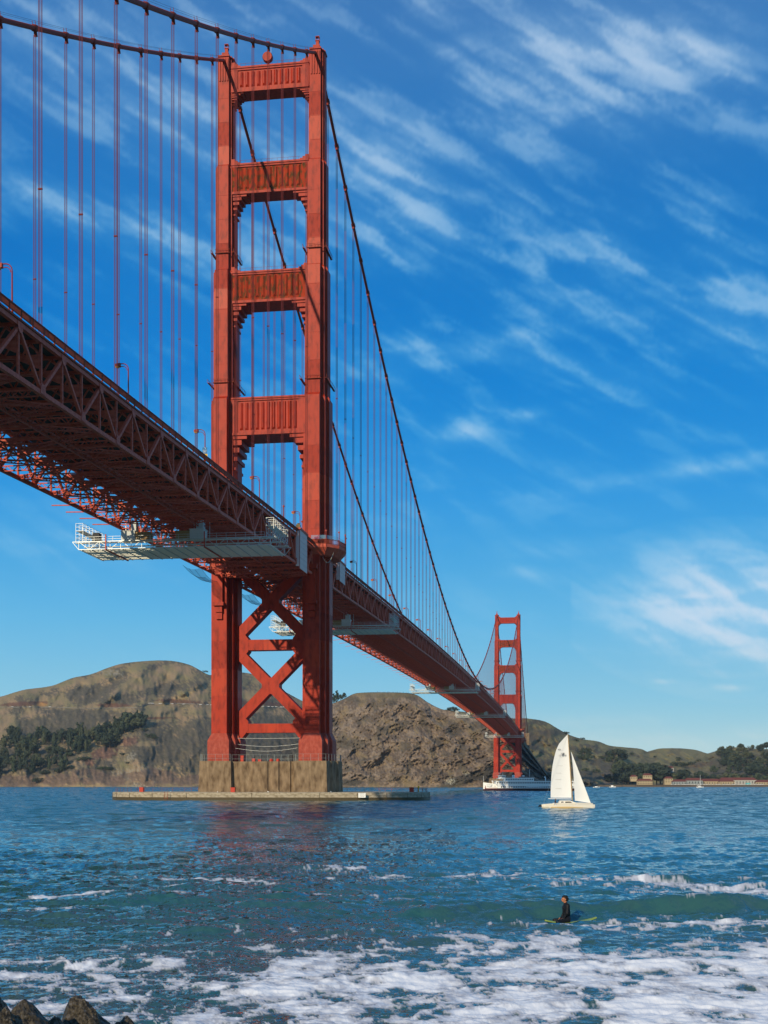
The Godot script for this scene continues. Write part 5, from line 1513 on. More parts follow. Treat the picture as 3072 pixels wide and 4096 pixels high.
func set_waves() -> void:
	for q: Array in [[w1, 41, 0.085, 3], [w2, 42, 0.42, 3], [w3, 43, 1.9, 3], [w4, 44, 0.02, 3], [fo, 45, 0.5, 4], [fc, 46, 0.55, 3], [fl, 47, 0.11, 2]]:
		q[0].seed = q[1]; q[0].frequency = q[2]; q[0].fractal_octaves = q[3]
	fr_.seed = 48; fr_.frequency = 0.42; fr_.fractal_type = FastNoiseLite.FRACTAL_RIDGED; fr_.fractal_octaves = 4; fr_.fractal_gain = 0.6
	fr_.domain_warp_enabled = true; fr_.domain_warp_amplitude = 1.3; fr_.domain_warp_frequency = 0.4; fr_.domain_warp_fractal_octaves = 3
	fo.domain_warp_enabled = true; fo.domain_warp_amplitude = 1.6; fo.domain_warp_frequency = 0.35; fo.domain_warp_fractal_octaves = 3
	fc.noise_type = FastNoiseLite.TYPE_CELLULAR
	fc.cellular_return_type = FastNoiseLite.RETURN_DISTANCE2_SUB
	fc.cellular_jitter = 1.0
	fc.domain_warp_enabled = true; fc.domain_warp_amplitude = 1.2; fc.domain_warp_frequency = 0.5; fc.domain_warp_fractal_octaves = 3
	fc.fractal_type = FastNoiseLite.FRACTAL_NONE
var thick := 0.0
var row_b := -1.0
var row_swells := []
var row_patches := []
const PATCHES := [[11.5, 46.8, 1.8, 0.4, 0.36, 0.02], [12.0, 42.6, 9.0, 1.6, 0.42, -0.05], [16.0, 57.0, 9.0, 3.5, 0.44, -0.6], [6.0, 66.0, 6.0, 2.0, 0.40, 0.0], [-8.5, 62.0, 4.0, 3.0, 0.44, -0.2], [-13.0, 52.0, 5.0, 1.4, 0.42, 0.2], [-4.5, 53.0, 4.0, 1.6, 0.42, -0.1], [-12.0, 47.0, 3.0, 0.8, 0.34, 0.1], [0.0, 66.0, 3.0, 1.5, 0.36, 0.1], [-2.0, 72.0, 2.4, 3.0, 0.42, -0.3], [18.0, 49.0, 6.0, 1.2, 0.45, -0.2]]
func set_row(b: float) -> void:          # the swells and froth patches that reach this distance
	if b == row_b: return
	row_b = b
	row_swells = swells.filter(func(s: Array) -> bool: return absf(b - s[1]) < 2.6 * s[3] + 1.9 * absf(s[5]) * s[2] + 1.0)
	row_patches = PATCHES.filter(func(s: Array) -> bool: return absf(b - s[1]) < 2.4 * s[3] + 2.0 * absf(s[5]) * s[2])
func wave(a: float, b: float) -> float:
	set_row(b)
	var calm := 0.32 + 0.68 * smooth(34.0, 47.0, b)
	var h := 0.30 * w1.get_noise_2d(a * 0.55, b * 1.25) * calm
	h += 0.17 * w2.get_noise_2d(a * 0.42, b * 1.0) * calm
	if b < 130.0: h += 0.13 * smooth(130.0, 80.0, b) * w2.get_noise_2d(a * 1.1 + 70.0, b * 2.3) * calm
	if b < 110.0: h += 0.045 * w3.get_noise_2d(a * 0.6, b * 1.1)
	if b < 70.0:
		for s: Array in row_swells:
			var da: float = (a - s[0]) / s[2]
			if da > 1.9 or da < -1.9: continue
			var db: float = (b - s[1] - s[5] * (a - s[0]) - 0.9 * w1.get_noise_1d(a * 2.2 + s[1])) / s[3]
			if db > 2.6 or db < -2.2: continue
			var lean := 1.0 if db > 0.0 else 1.7               # steeper towards the shore
			h += s[4] * (1.0 if s[1] > 44.0 else 0.6) * exp(-db * db * lean * lean) * exp(-da * da * 1.1) 
	return h
func foam(a: float, b: float) -> float:
	if b > 85.0: return 0.0
	# how much froth lies here
	var shore := smooth(44.5, 30.0, b - 0.16 * clampf(a, -12.0, 14.0) * 0.9 + 3.0 * fl.get_noise_2d(a, b))
	var amount := shore * (0.40 + 0.20 * smooth(-5.0, 6.0, a))
	if b > 36.0:
		for s: Array in row_patches:
			var da: float = (a - s[0]) / s[2]
			var db: float = (b - s[1] - s[5] * (a - s[0])) / s[3]
			amount = maxf(amount, s[4] * exp(-da * da - db * db) * 1.25)
	for s: Array in row_swells:                                    # crests that spill
		if s[1] > 47.0: continue
		var da: float = (a - s[0]) / s[2]
		var db: float = (b - s[1] + 0.5 - s[5] * (a - s[0])) / (s[3] * 0.9)
		var q := da * da + db * db
		if q < 3.0 and s[1] < 42.0: amount += 0.22 * exp(-q)
	if amount < 0.03: return 0.0
	# thin lines between cells, at two sizes
	var web := 1.0 - clampf((fc.get_noise_2d(a * 1.6, b * 0.85) + 1.0) * 2.2, 0.0, 1.0)
	web = maxf(web, 0.85 - clampf((fc.get_noise_2d(a * 3.4 + 31.0, b * 2.0) + 1.0) * 2.4, 0.0, 0.85))
	var patch := fo.get_noise_2d(a * 0.75, b * 0.75)
	var gap := fl.get_noise_2d(a * 2.4 + 200, b * 3.6)
	var strand := fr_.get_noise_2d(a * 1.05, b * 0.75)                # meandering strands
	var v := strand * 0.62 + patch * 0.62 + 0.62 * web + 0.35 * gap + (amount - 0.71) * 1.7
	thick = v
	return smooth(0.0, 0.16, v)

func make_water() -> void:
	set_waves()
	var vs := []
	var v := 6500.0
	while v > 3144.5:
		vs.append(v)
		v -= 100.0 if v > 4800.0 else 15.0 if v > 4140.0 else (2.0 if v > 3170.0 else 1.5)
	var us := []
	var u := -3600.0
	while u < 6700.0:
		us.append(u)
		u += 4.0 if u > -80.0 and u < 3150.0 else (24.0 if u > -1000.0 and u < 4100.0 else 100.0)
	var nu := us.size()
	var nv := vs.size()
	var pos := PackedVector3Array(); pos.resize(nu * nv)
	var col := PackedColorArray(); col.resize(nu * nv)
	var nor := PackedVector3Array(); nor.resize(nu * nv)
	var fr := PackedFloat32Array(); fr.resize(nu * nv)
	var flat := Vector3(EYE.x, 0, EYE.z)
	var dist := PackedFloat32Array()
	for j in nv: dist.append(EYE.y * FOCAL / (vs[j] - HORIZON))
	for j in nv:
		var b: float = EYE.y * FOCAL / (vs[j] - HORIZON)
		var near := smooth(60.0, 30.0, b)
		for i in nu:
			var a: float = (us[i] - 1536.0) / FOCAL * b
			var h := wave(a, b)
			var f := foam(a, b)
			var froth := smooth(0.1, 0.7, thick)
			h += 0.02 * f + (0.035 * fo.get_noise_2d(a * 2.6, b * 2.6) * f if f > 0.0 else 0.0)
			var k := j * nu + i
			pos[k] = flat + RIGHT * a + AHEAD * b + Vector3.UP * h
			fr[k] = f
			var silt := near * (0.6 + 0.8 * fl.get_noise_2d(a * 1.5 + 50, b * 1.5))
			var c := Color(0.024, 0.098, 0.096).lerp(Color(0.045, 0.078, 0.066), clampf(silt, 0, 1))
			col[k] = c.lerp(Color(0.44, 0.45, 0.49).lerp(Color(0.80, 0.81, 0.83), froth), f)
	for j in nv:
		for i in nu:
			var n := (pos[j * nu + mini(i + 1, nu - 1)] - pos[j * nu + maxi(i - 1, 0)]).cross(pos[mini(j + 1, nv - 1) * nu + i] - pos[maxi(j - 1, 0) * nu + i])
			n = (n if n.y > 0.0 else -n).normalized()
			var far: float = smooth(90.0, 160.0, dist[j])
			if far > 0.0:                     # wavelets finer than the mesh: only their near faces show at this low angle
				var a: float = (us[i] - 1536.0) / FOCAL * dist[j]
				var b: float = dist[j]
				var sb := 0.30 * w2.get_noise_2d(a * 0.35, b * 0.9) + 0.22 * w3.get_noise_2d(a * 0.12, b * 0.4) + 0.22 * w1.get_noise_2d(a * 0.25, b * 0.55)
				var sa := 0.18 * w2.get_noise_2d(a * 0.4 + 90.0, b * 0.8)
				n = n.lerp((Vector3.UP - AHEAD * (0.05 + absf(sb)) + RIGHT * sa).normalized(), far).normalized()
			nor[j * nu + i] = n
	var wet := PackedInt32Array(); var dry := PackedInt32Array()
	for j in nv - 1:
		for i in nu - 1:
			var q := j * nu + i
			var l := [[q, q + nu, q + 1], [q + 1, q + nu, q + nu + 1]]
			for t: Array in l:
				if fr[t[0]] + fr[t[1]] + fr[t[2]] > 1.5: dry.append(t[0]); dry.append(t[1]); dry.append(t[2])
				else: wet.append(t[0]); wet.append(t[1]); wet.append(t[2])
	var wm := mat("sea_water", Color.WHITE, 0.04)
	wm.vertex_color_use_as_albedo = true
	wm.metallic_specular = 0.5
	wm.uv1_triplanar = true; wm.uv1_world_triplanar = true; wm.uv1_scale = Vector3(0.13, 0.13, 0.13)
	wm.normal_enabled = true; wm.normal_texture = bump_tex(0.02, 91, 5.0); wm.normal_scale = RIPPLE
	var fm := mat("sea_foam", Color.WHITE, 0.9)
	fm.vertex_color_use_as_albedo = true
	for e in 2:
		var keep := {}
		var ar := []
		ar.resize(Mesh.ARRAY_MAX)
		var ix: PackedInt32Array = wet if e == 0 else dry
		if e == 1:                                         # only the corners that the froth uses
			var p2 := PackedVector3Array(); var n2 := PackedVector3Array(); var c2 := PackedColorArray()
			for k in ix.size():
				var o := ix[k]
				if not keep.has(o):
					keep[o] = p2.size()
					p2.append(pos[o]); n2.append(nor[o]); c2.append(col[o])
				ix[k] = keep[o]
			ar[Mesh.ARRAY_VERTEX] = p2; ar[Mesh.ARRAY_NORMAL] = n2; ar[Mesh.ARRAY_COLOR] = c2
		else:
			ar[Mesh.ARRAY_VERTEX] = pos; ar[Mesh.ARRAY_NORMAL] = nor; ar[Mesh.ARRAY_COLOR] = col
		ar[Mesh.ARRAY_INDEX] = ix
		var m := ArrayMesh.new()
		m.add_surface_from_arrays(Mesh.PRIMITIVE_TRIANGLES, ar)
		if e == 0: structure("water", m, wm)
		else:
			var o := thing_mesh("sea_foam", m, fm)
			tag(o, "white sea foam streaked over the shallows along the near shore", "foam")
			o.set_meta("kind", "stuff")
const RIPPLE := 1.0
func water_at(p: Vector3) -> float:
	var d := p - Vector3(EYE.x, 0, EYE.z)
	return wave(d.dot(RIGHT), d.dot(AHEAD))

# ---------------------------------------------------------------- shore rocks
func make_rocks() -> void:
	var rm := mat("shore_rock", Color.WHITE, 0.5)
	tri_tex(rm, noise_tex(0.02, 61, [[0.0, lin(0.010, 0.009, 0.008)], [0.4, lin(0.032, 0.026, 0.018)], [0.55, lin(0.058, 0.045, 0.025)], [0.72, lin(0.075, 0.066, 0.058)], [1.0, lin(0.17, 0.16, 0.16)]], 1024), Vector3(1.6, 1.6, 1.6))
	rm.normal_enabled = true; rm.normal_texture = bump_tex(0.03, 62, 10.0); rm.normal_scale = 1.0
	var ground := Shape.new()
	var a := from_pixel(-900, HORIZON, 8.0); var b := from_pixel(1500, HORIZON, 8.0); var c := from_pixel(1500, HORIZON, 23.0); var d := from_pixel(-900, HORIZON, 23.0)
	ground.hexa([Vector3(a.x, 1.6, a.z), Vector3(b.x, 0.6, b.z), Vector3(c.x, -0.7, c.z), Vector3(d.x, -0.4, d.z), Vector3(a.x, -2, a.z), Vector3(b.x, -2, b.z), Vector3(c.x, -2, c.z), Vector3(d.x, -2, d.z)])
	structure("shore_bank", ground.mesh(), rm)
	# photograph column and row of the peak, distance, half width, half height, depth
	var list := [[340, 3979, 18.0, 0.62, 0.85, 0.6, 5, "pointed brown rock with mossy flanks at the water's edge"], [90, 3992, 17.0, 0.62, 0.75, 0.7, 9, "grey sloping boulder with pale veins beside the pointed rock"], [-40, 3910, 15.5, 0.36, 1.0, 0.6, 12, "tall dark boulder behind the grey sloping boulder"], [500, 4066, 18.5, 0.46, 0.6, 0.5, 15, "low rounded rock standing apart in the foam beside the pointed rock"], [215, 4062, 16.5, 0.32, 0.7, 0.4, 19, "small dark stone wedged between the sloping boulder and the pointed rock"], [30, 4030, 14.5, 0.30, 0.75, 0.4, 27, "mossy dark stone low in front of the sloping boulder"]]
	var nz := FastNoiseLite.new()
	nz.frequency = 0.8; nz.fractal_octaves = 5
	var cell := FastNoiseLite.new()
	cell.noise_type = FastNoiseLite.TYPE_CELLULAR; cell.frequency = 0.75; cell.cellular_return_type = FastNoiseLite.RETURN_DISTANCE
	for r: Array in list:
		nz.seed = r[6]; cell.seed = r[6] + 3
		var peak := from_pixel(r[0], r[1], r[2])
		var sz := Vector3(r[3], r[4], r[5])
		var n := 30; var m := 20
		var pos := PackedVector3Array(); var ix := PackedInt32Array(); var nor := PackedVector3Array()
		for j in m + 1:
			for i in n + 1:
				var th := PI * j / m; var ph := TAU * i / n
				var q := Vector3(sin(th) * cos(ph), cos(th), sin(th) * sin(ph))
				var w := 1.0 + 0.24 * nz.get_noise_3dv(q * 1.2) + 0.20 * (cell.get_noise_3dv(q * 1.2) + 0.4)
				var tap := 0.62 + 0.62 * smooth(1.0, -0.6, q.y)          # wider towards the foot
				pos.append(Vector3(q.x * sz.x * tap, q.y * sz.y, q.z * sz.z * tap) * w)
		var high := -9.0
		for p in pos: high = maxf(high, p.y)
		nor.resize(pos.size())
		for j in m:
			for i in n:
				var k := j * (n + 1) + i
				for t: Array in [[k, k + 1, k + n + 1], [k + 1, k + n + 2, k + n + 1]]:
					ix.append(t[0]); ix.append(t[1]); ix.append(t[2])
					var nn := (pos[t[2]] - pos[t[0]]).cross(pos[t[1]] - pos[t[0]])
					if nn.dot(pos[t[0]]) < 0.0:
						nn = -nn
						var last := ix.size() - 1
						var swap := ix[last]
						ix[last] = ix[last - 1]; ix[last - 1] = swap
					for e: int in t: nor[e] += nn
		for j in m + 1: 
			var sum := nor[j * (n + 1)] + nor[j * (n + 1) + n]
			nor[j * (n + 1)] = sum; nor[j * (n + 1) + n] = sum
		for k in nor.size(): nor[k] = nor[k].normalized()
		var rs := Shape.new()                      # broken facets
		for k in range(0, ix.size(), 3): rs.tri(pos[ix[k]], pos[ix[k + 1]], pos[ix[k + 2]], nor[ix[k]] + nor[ix[k + 1]] + nor[ix[k + 2]])
		var mesh := rs.mesh()
		tag(thing_mesh("shore_rock", mesh, rm, peak - Vector3.UP * high), r[7], "rock")

# ---------------------------------------------------------------- bodies
func blend(a: float, b: float, k: float) -> float:
	var h := clampf(0.5 + 0.5 * (b - a) / k, 0.0, 1.0)
	return lerpf(b, a, h) - k * h * (1.0 - h)
func body(s: Shape, bones: Array, cell: float, k: float) -> void:      # tapered bones melted into one surface
	var lo := Vector3.INF; var hi := -Vector3.INF
	for q: Array in bones:
		var r := maxf(q[2], q[3]) + cell * 2.0
		lo = lo.min(q[0] - Vector3.ONE * r).min(q[1] - Vector3.ONE * r); hi = hi.max(q[0] + Vector3.ONE * r).max(q[1] + Vector3.ONE * r)
	var n := Vector3i(((hi - lo) / cell).ceil()) + Vector3i.ONE
	var f := PackedFloat32Array()
	f.resize(n.x * n.y * n.z)
	f.fill(1.0)
	for q: Array in bones:
		var a: Vector3 = q[0]; var ab: Vector3 = q[1] - q[0]
		var len2 := maxf(ab.length_squared(), 1e-9)
		var pad := maxf(q[2], q[3]) + k + cell * 2.0
		var i0 := Vector3i(((a.min(q[1]) - Vector3.ONE * pad - lo) / cell).floor()).clamp(Vector3i.ZERO, n - Vector3i.ONE)
		var i1 := Vector3i(((a.max(q[1]) + Vector3.ONE * pad - lo) / cell).ceil()).clamp(Vector3i.ZERO, n - Vector3i.ONE)
		for z in range(i0.z, i1.z + 1):
			for y in range(i0.y, i1.y + 1):
				for x in range(i0.x, i1.x + 1):
					var p := lo + Vector3(x, y, z) * cell
					var t := clampf((p - a).dot(ab) / len2, 0.0, 1.0)
					var d: float = p.distance_to(a + ab * t) - lerpf(q[2], q[3], t)
					var at := (z * n.y + y) * n.x + x
					f[at] = blend(f[at], d, k) if f[at] < 0.9 else d
	var spot := {}
	var step := [1, n.x, n.x * n.y]
	for z in n.z - 1:
		for y in n.y - 1:
			for x in n.x - 1:
				var at := (z * n.y + y) * n.x + x
				var inside := 0
				var c := []
				for e in 8:
					var w := f[at + (e & 1) + ((e >> 1) & 1) * n.x + ((e >> 2) & 1) * n.x * n.y]
					c.append(w)
					if w < 0.0: inside += 1
				if inside == 0 or inside == 8: continue
				var sum := Vector3.ZERO; var cnt := 0
				for e in 8:
					for ax in 3:
						if e & (1 << ax): continue
						var g := e | (1 << ax)
						if (c[e] < 0.0) != (c[g] < 0.0):
							var t: float = c[e] / (c[e] - c[g])
							var p := Vector3(e & 1, (e >> 1) & 1, (e >> 2) & 1)
							p[ax] += t
							sum += p; cnt += 1
				spot[at] = lo + (Vector3(x, y, z) + sum / cnt) * cell
	var normal := func(p: Vector3) -> Vector3:
		var g := Vector3.ZERO
		var q := Vector3i(((p - lo) / cell).round()).clamp(Vector3i.ONE, n - Vector3i(2, 2, 2))
		var at := (q.z * n.y + q.y) * n.x + q.x
		return Vector3(f[at + 1] - f[at - 1], f[at + n.x] - f[at - n.x], f[at + n.x * n.y] - f[at - n.x * n.y]).normalized()
	for at: int in spot:
		for ax in 3:
			var o1: int = step[(ax + 1) % 3]; var o2: int = step[(ax + 2) % 3]
			if at + step[ax] >= f.size(): continue
			if (f[at] < 0.0) == (f[at + step[ax]] < 0.0): continue
			if not (spot.has(at - o1) and spot.has(at - o2) and spot.has(at - o1 - o2)): continue
			var p0: Vector3 = spot[at]; var p1: Vector3 = spot[at - o1]; var p2: Vector3 = spot[at - o1 - o2]; var p3: Vector3 = spot[at - o2]
			var nn: Vector3 = normal.call(p0)
			var from := s.v.size()
			s.quad(p0, p1, p2, p3, nn)
			for j in range(from, s.v.size()): s.n[j] = normal.call(s.v[j])

func make_person(label: String, at: Vector3, turn: float, suit: String, size: float, whole: bool) -> void:
	var o := base("person", at, turn)
	o.scale = Vector3.ONE * size
	tag(o, label, "person")
	var s := Shape.new()
	var bones := [
		[Vector3(0.0, 0.02, -0.06), Vector3(0.0, 0.02, 0.06), 0.125, 0.125], [Vector3(0.0, 0.04, 0), Vector3(0.0, 0.24, 0), 0.13, 0.12], [Vector3(0.0, 0.24, -0.03), Vector3(0.02, 0.42, -0.05), 0.115, 0.125], [Vector3(0.0, 0.24, 0.03), Vector3(0.02, 0.42, 0.05), 0.115, 0.125],
		[Vector3(0.0, 0.50, -0.13), Vector3(0.0, 0.50, 0.13), 0.075, 0.075], [Vector3(0.0, 0.48, 0), Vector3(0.035, 0.585, 0), 0.075, 0.058]]
	for sd in [-1, 1]:
		bones.append([Vector3(0.0, 0.50, sd * 0.165), Vector3(0.03, 0.26, sd * 0.215), 0.066, 0.048])
		bones.append([Vector3(0.03, 0.26, sd * 0.215), Vector3(0.14, 0.07, sd * 0.17), 0.047, 0.032])
		bones.append([Vector3(0.0, 0.0, sd * 0.09), Vector3(0.36, -0.04, sd * 0.24), 0.095, 0.066])
		bones.append([Vector3(0.36, -0.04, sd * 0.24), Vector3(0.30, -0.45, sd * 0.27), 0.062, 0.042])
		bones.append([Vector3(0.30, -0.45, sd * 0.27), Vector3(0.42, -0.50, sd * 0.28), 0.040, 0.028])
	body(s, bones, 0.018, 0.05)
	part(o, "wetsuit_body" if whole else "body", s.mesh(), M[suit])
	# head with brow, nose, chin and ears; the face looks along +x
	s = Shape.new()
	body(s, [[Vector3(0.035, 0.57, 0), Vector3(0.05, 0.64, 0), 0.055, 0.052], [Vector3(0.055, 0.735, 0), Vector3(0.08, 0.735, 0), 0.083, 0.080], [Vector3(0.09, 0.665, 0), Vector3(0.115, 0.645, 0), 0.058, 0.034], [Vector3(0.152, 0.715, 0), Vector3(0.172, 0.685, 0), 0.012, 0.016], [Vector3(0.145, 0.738, -0.03), Vector3(0.145, 0.738, 0.03), 0.016, 0.016], [Vector3(0.142, 0.655, -0.016), Vector3(0.142, 0.655, 0.016), 0.013, 0.013],
		[Vector3(0.055, 0.715, 0.083), Vector3(0.05, 0.69, 0.088), 0.017, 0.011], [Vector3(0.055, 0.715, -0.083), Vector3(0.05, 0.69, -0.088), 0.017, 0.011]], 0.008, 0.022)
	var head := part(o, "head", s.mesh(), M.skin)
	for sd in [-1, 1]: block(head, "eye", Vector3(0.148, 0.715, sd * 0.032), Vector3(0.012, 0.010, 0.022), M.black_paint)
	s = Shape.new()
	body(s, [[Vector3(0.035, 0.765, 0), Vector3(0.085, 0.785, 0), 0.088, 0.070], [Vector3(0.0, 0.72, -0.02), Vector3(0.0, 0.70, 0.02), 0.070, 0.070], [Vector3(0.06, 0.75, 0.055), Vector3(0.05, 0.72, 0.062), 0.032, 0.022], [Vector3(0.06, 0.75, -0.055), Vector3(0.05, 0.72, -0.062), 0.032, 0.022]], 0.009, 0.02)
	part(o, "hair", s.mesh(), M.hair)
	if whole:
		for sd in [-1, 1]:
			s = Shape.new()
			var hb := [[Vector3(0.15, 0.06, sd * 0.168), Vector3(0.205, 0.035, sd * 0.155), 0.026, 0.026], [Vector3(0.15, 0.06, sd * 0.155), Vector3(0.19, 0.035, sd * 0.125), 0.012, 0.009]]
			for q in 4:
				var zz: float = sd * (0.128 + q * 0.02)
				hb.append([Vector3(0.20, 0.036, zz), Vector3(0.245 - absf(q - 1.5) * 0.008, 0.026, zz), 0.0095, 0.009])
				hb.append([Vector3(0.245 - absf(q - 1.5) * 0.008, 0.026, zz), Vector3(0.275 - absf(q - 1.5) * 0.012, 0.006, zz), 0.0085, 0.007])
			body(s, hb, 0.005, 0.008)
			part(o, "hand", s.mesh(), M.skin)

func make_surfer() -> void:
	var at := on_water(2266, 3678)
	at.y = water_at(at) + 0.10
	make_person("person in a black wetsuit sitting upright on a surfboard in the waves", at, YAW + PI + 0.1, "wetsuit", 1.0, true)
	var b := base("surfboard", at + Vector3.DOWN * 0.11, YAW + PI + 0.1)
	b.rotation.z = -0.07
	tag(b, "yellow-green surfboard half under water below the sitting person", "surfboard")
	var s := Shape.new()
	var rings := []
	for k in 25:
		var f := k / 24.0
		var x := -1.05 + 1.8 * f
		var w := 0.27 * pow(sin(PI * clampf(0.06 + f * 0.92, 0, 1)), 0.6)
		var y := 0.13 * pow(absf(f - 0.45) * 2.0, 2.0)
		var r := []
		for q in 12:
			var an := TAU * q / 12
			r.append(Vector3(x, y + 0.035 * sin(an), w * cos(an)))
		rings.append(r)
	for k in 24:
		for q in 12:
			var q2 := (q + 1) % 12
			var mid: Vector3 = (rings[k][q] + rings[k][q2]) * 0.5 - Vector3(rings[k][q].x, (rings[k][0].y + rings[k][6].y) * 0.5, 0)
			s.quad(rings[k][q], rings[k][q2], rings[k + 1][q2], rings[k + 1][q], mid)
	part(b, "board", s.mesh(), M.board_green)
	for q in 3:
		s = Shape.new()
		s.hexa([Vector3(-0.85, -0.0, q * 0.1 - 0.105), Vector3(-0.7, -0.0, q * 0.1 - 0.105), Vector3(-0.7, 0.0, q * 0.1 - 0.095), Vector3(-0.85, 0.0, q * 0.1 - 0.095), Vector3(-0.92, -0.12, q * 0.1 - 0.102), Vector3(-0.86, -0.12, q * 0.1 - 0.102), Vector3(-0.86, -0.12, q * 0.1 - 0.098), Vector3(-0.92, -0.12, q * 0.1 - 0.098)])
		part(b, "fin", s.mesh(), M.board_green)

# ---------------------------------------------------------------- boats
func hull(s: Shape, list: Array, sides := 7) -> void:       # stations: x, half width at deck, keel height, deck height, z
	var rings := []
	for q: Array in list:
		var r := []
		for k in sides + 1:
			var t := float(k) / sides
			var an := PI * t
			r.append(Vector3(q[0], lerpf(q[3], q[2], pow(sin(an), 0.7)), q[4] + q[1] * cos(an) * (0.86 + 0.14 * absf(cos(an)))))
		rings.append(r)
	for i in rings.size() - 1:
		var mid: Vector3 = (rings[i][0] + rings[i][sides]) * 0.5
		for k in sides:
			s.quad(rings[i][k], rings[i][k + 1], rings[i + 1][k + 1], rings[i + 1][k], (rings[i][k] + rings[i][k + 1]) * 0.5 - mid + Vector3.DOWN * 0.01)
		s.quad(rings[i][0], rings[i][sides], rings[i + 1][sides], rings[i + 1][0], Vector3.UP)
	for e in [0, rings.size() - 1]:
		for k in range(1, sides): s.tri(rings[e][0], rings[e][k], rings[e][k + 1], rings[e][0] - rings[1][0] if e == 0 else rings[e][0] - rings[e - 1][0])

func sheet(s: Shape, luff: Array, leech: Array, belly: float, n := 18, m := 12) -> void:   # sailcloth between two edges
	var pick := func(l: Array, t: float) -> Vector2:
		var f := t * (l.size() - 1)
		var i := mini(int(f), l.size() - 2)
		return l[i].lerp(l[i + 1], f - i)
	var g := []
	for j in n + 1:
		var row := []
		var a: Vector2 = pick.call(luff, float(j) / n); var b: Vector2 = pick.call(leech, float(j) / n)
		for i in m + 1:
			var t := float(i) / m
			var p := a.lerp(b, t)
			row.append(Vector3(p.x, p.y, -belly * a.distance_to(b) * sin(PI * pow(t, 0.75)) - 0.06 * t * a.distance_to(b)))
		g.append(row)
	for j in n:
		for i in m:
			var from := s.v.size()
			s.quad(g[j][i], g[j][i + 1], g[j + 1][i + 1], g[j + 1][i], Vector3(0, 0, 1))
	# smooth normals
	var acc := {}
	for k in s.v.size():
		var key := Vector3i((s.v[k] * 500.0).round())
		acc[key] = acc.get(key, Vector3.ZERO) + s.n[k]
	for k in s.v.size(): s.n[k] = acc[Vector3i((s.v[k] * 500.0).round())].normalized()

func text_on(parent: Node, called: String, words: String, height: float, m: Material, at: Vector3, flip := false) -> void:
	var tm := TextMesh.new()
	tm.text = words; tm.font_size = 32; tm.pixel_size = height / 23.0; tm.depth = 0.01
	part(parent, called, tm, m, Transform3D(Basis.from_scale(Vector3(-1 if flip else 1, 1, 1)), at))

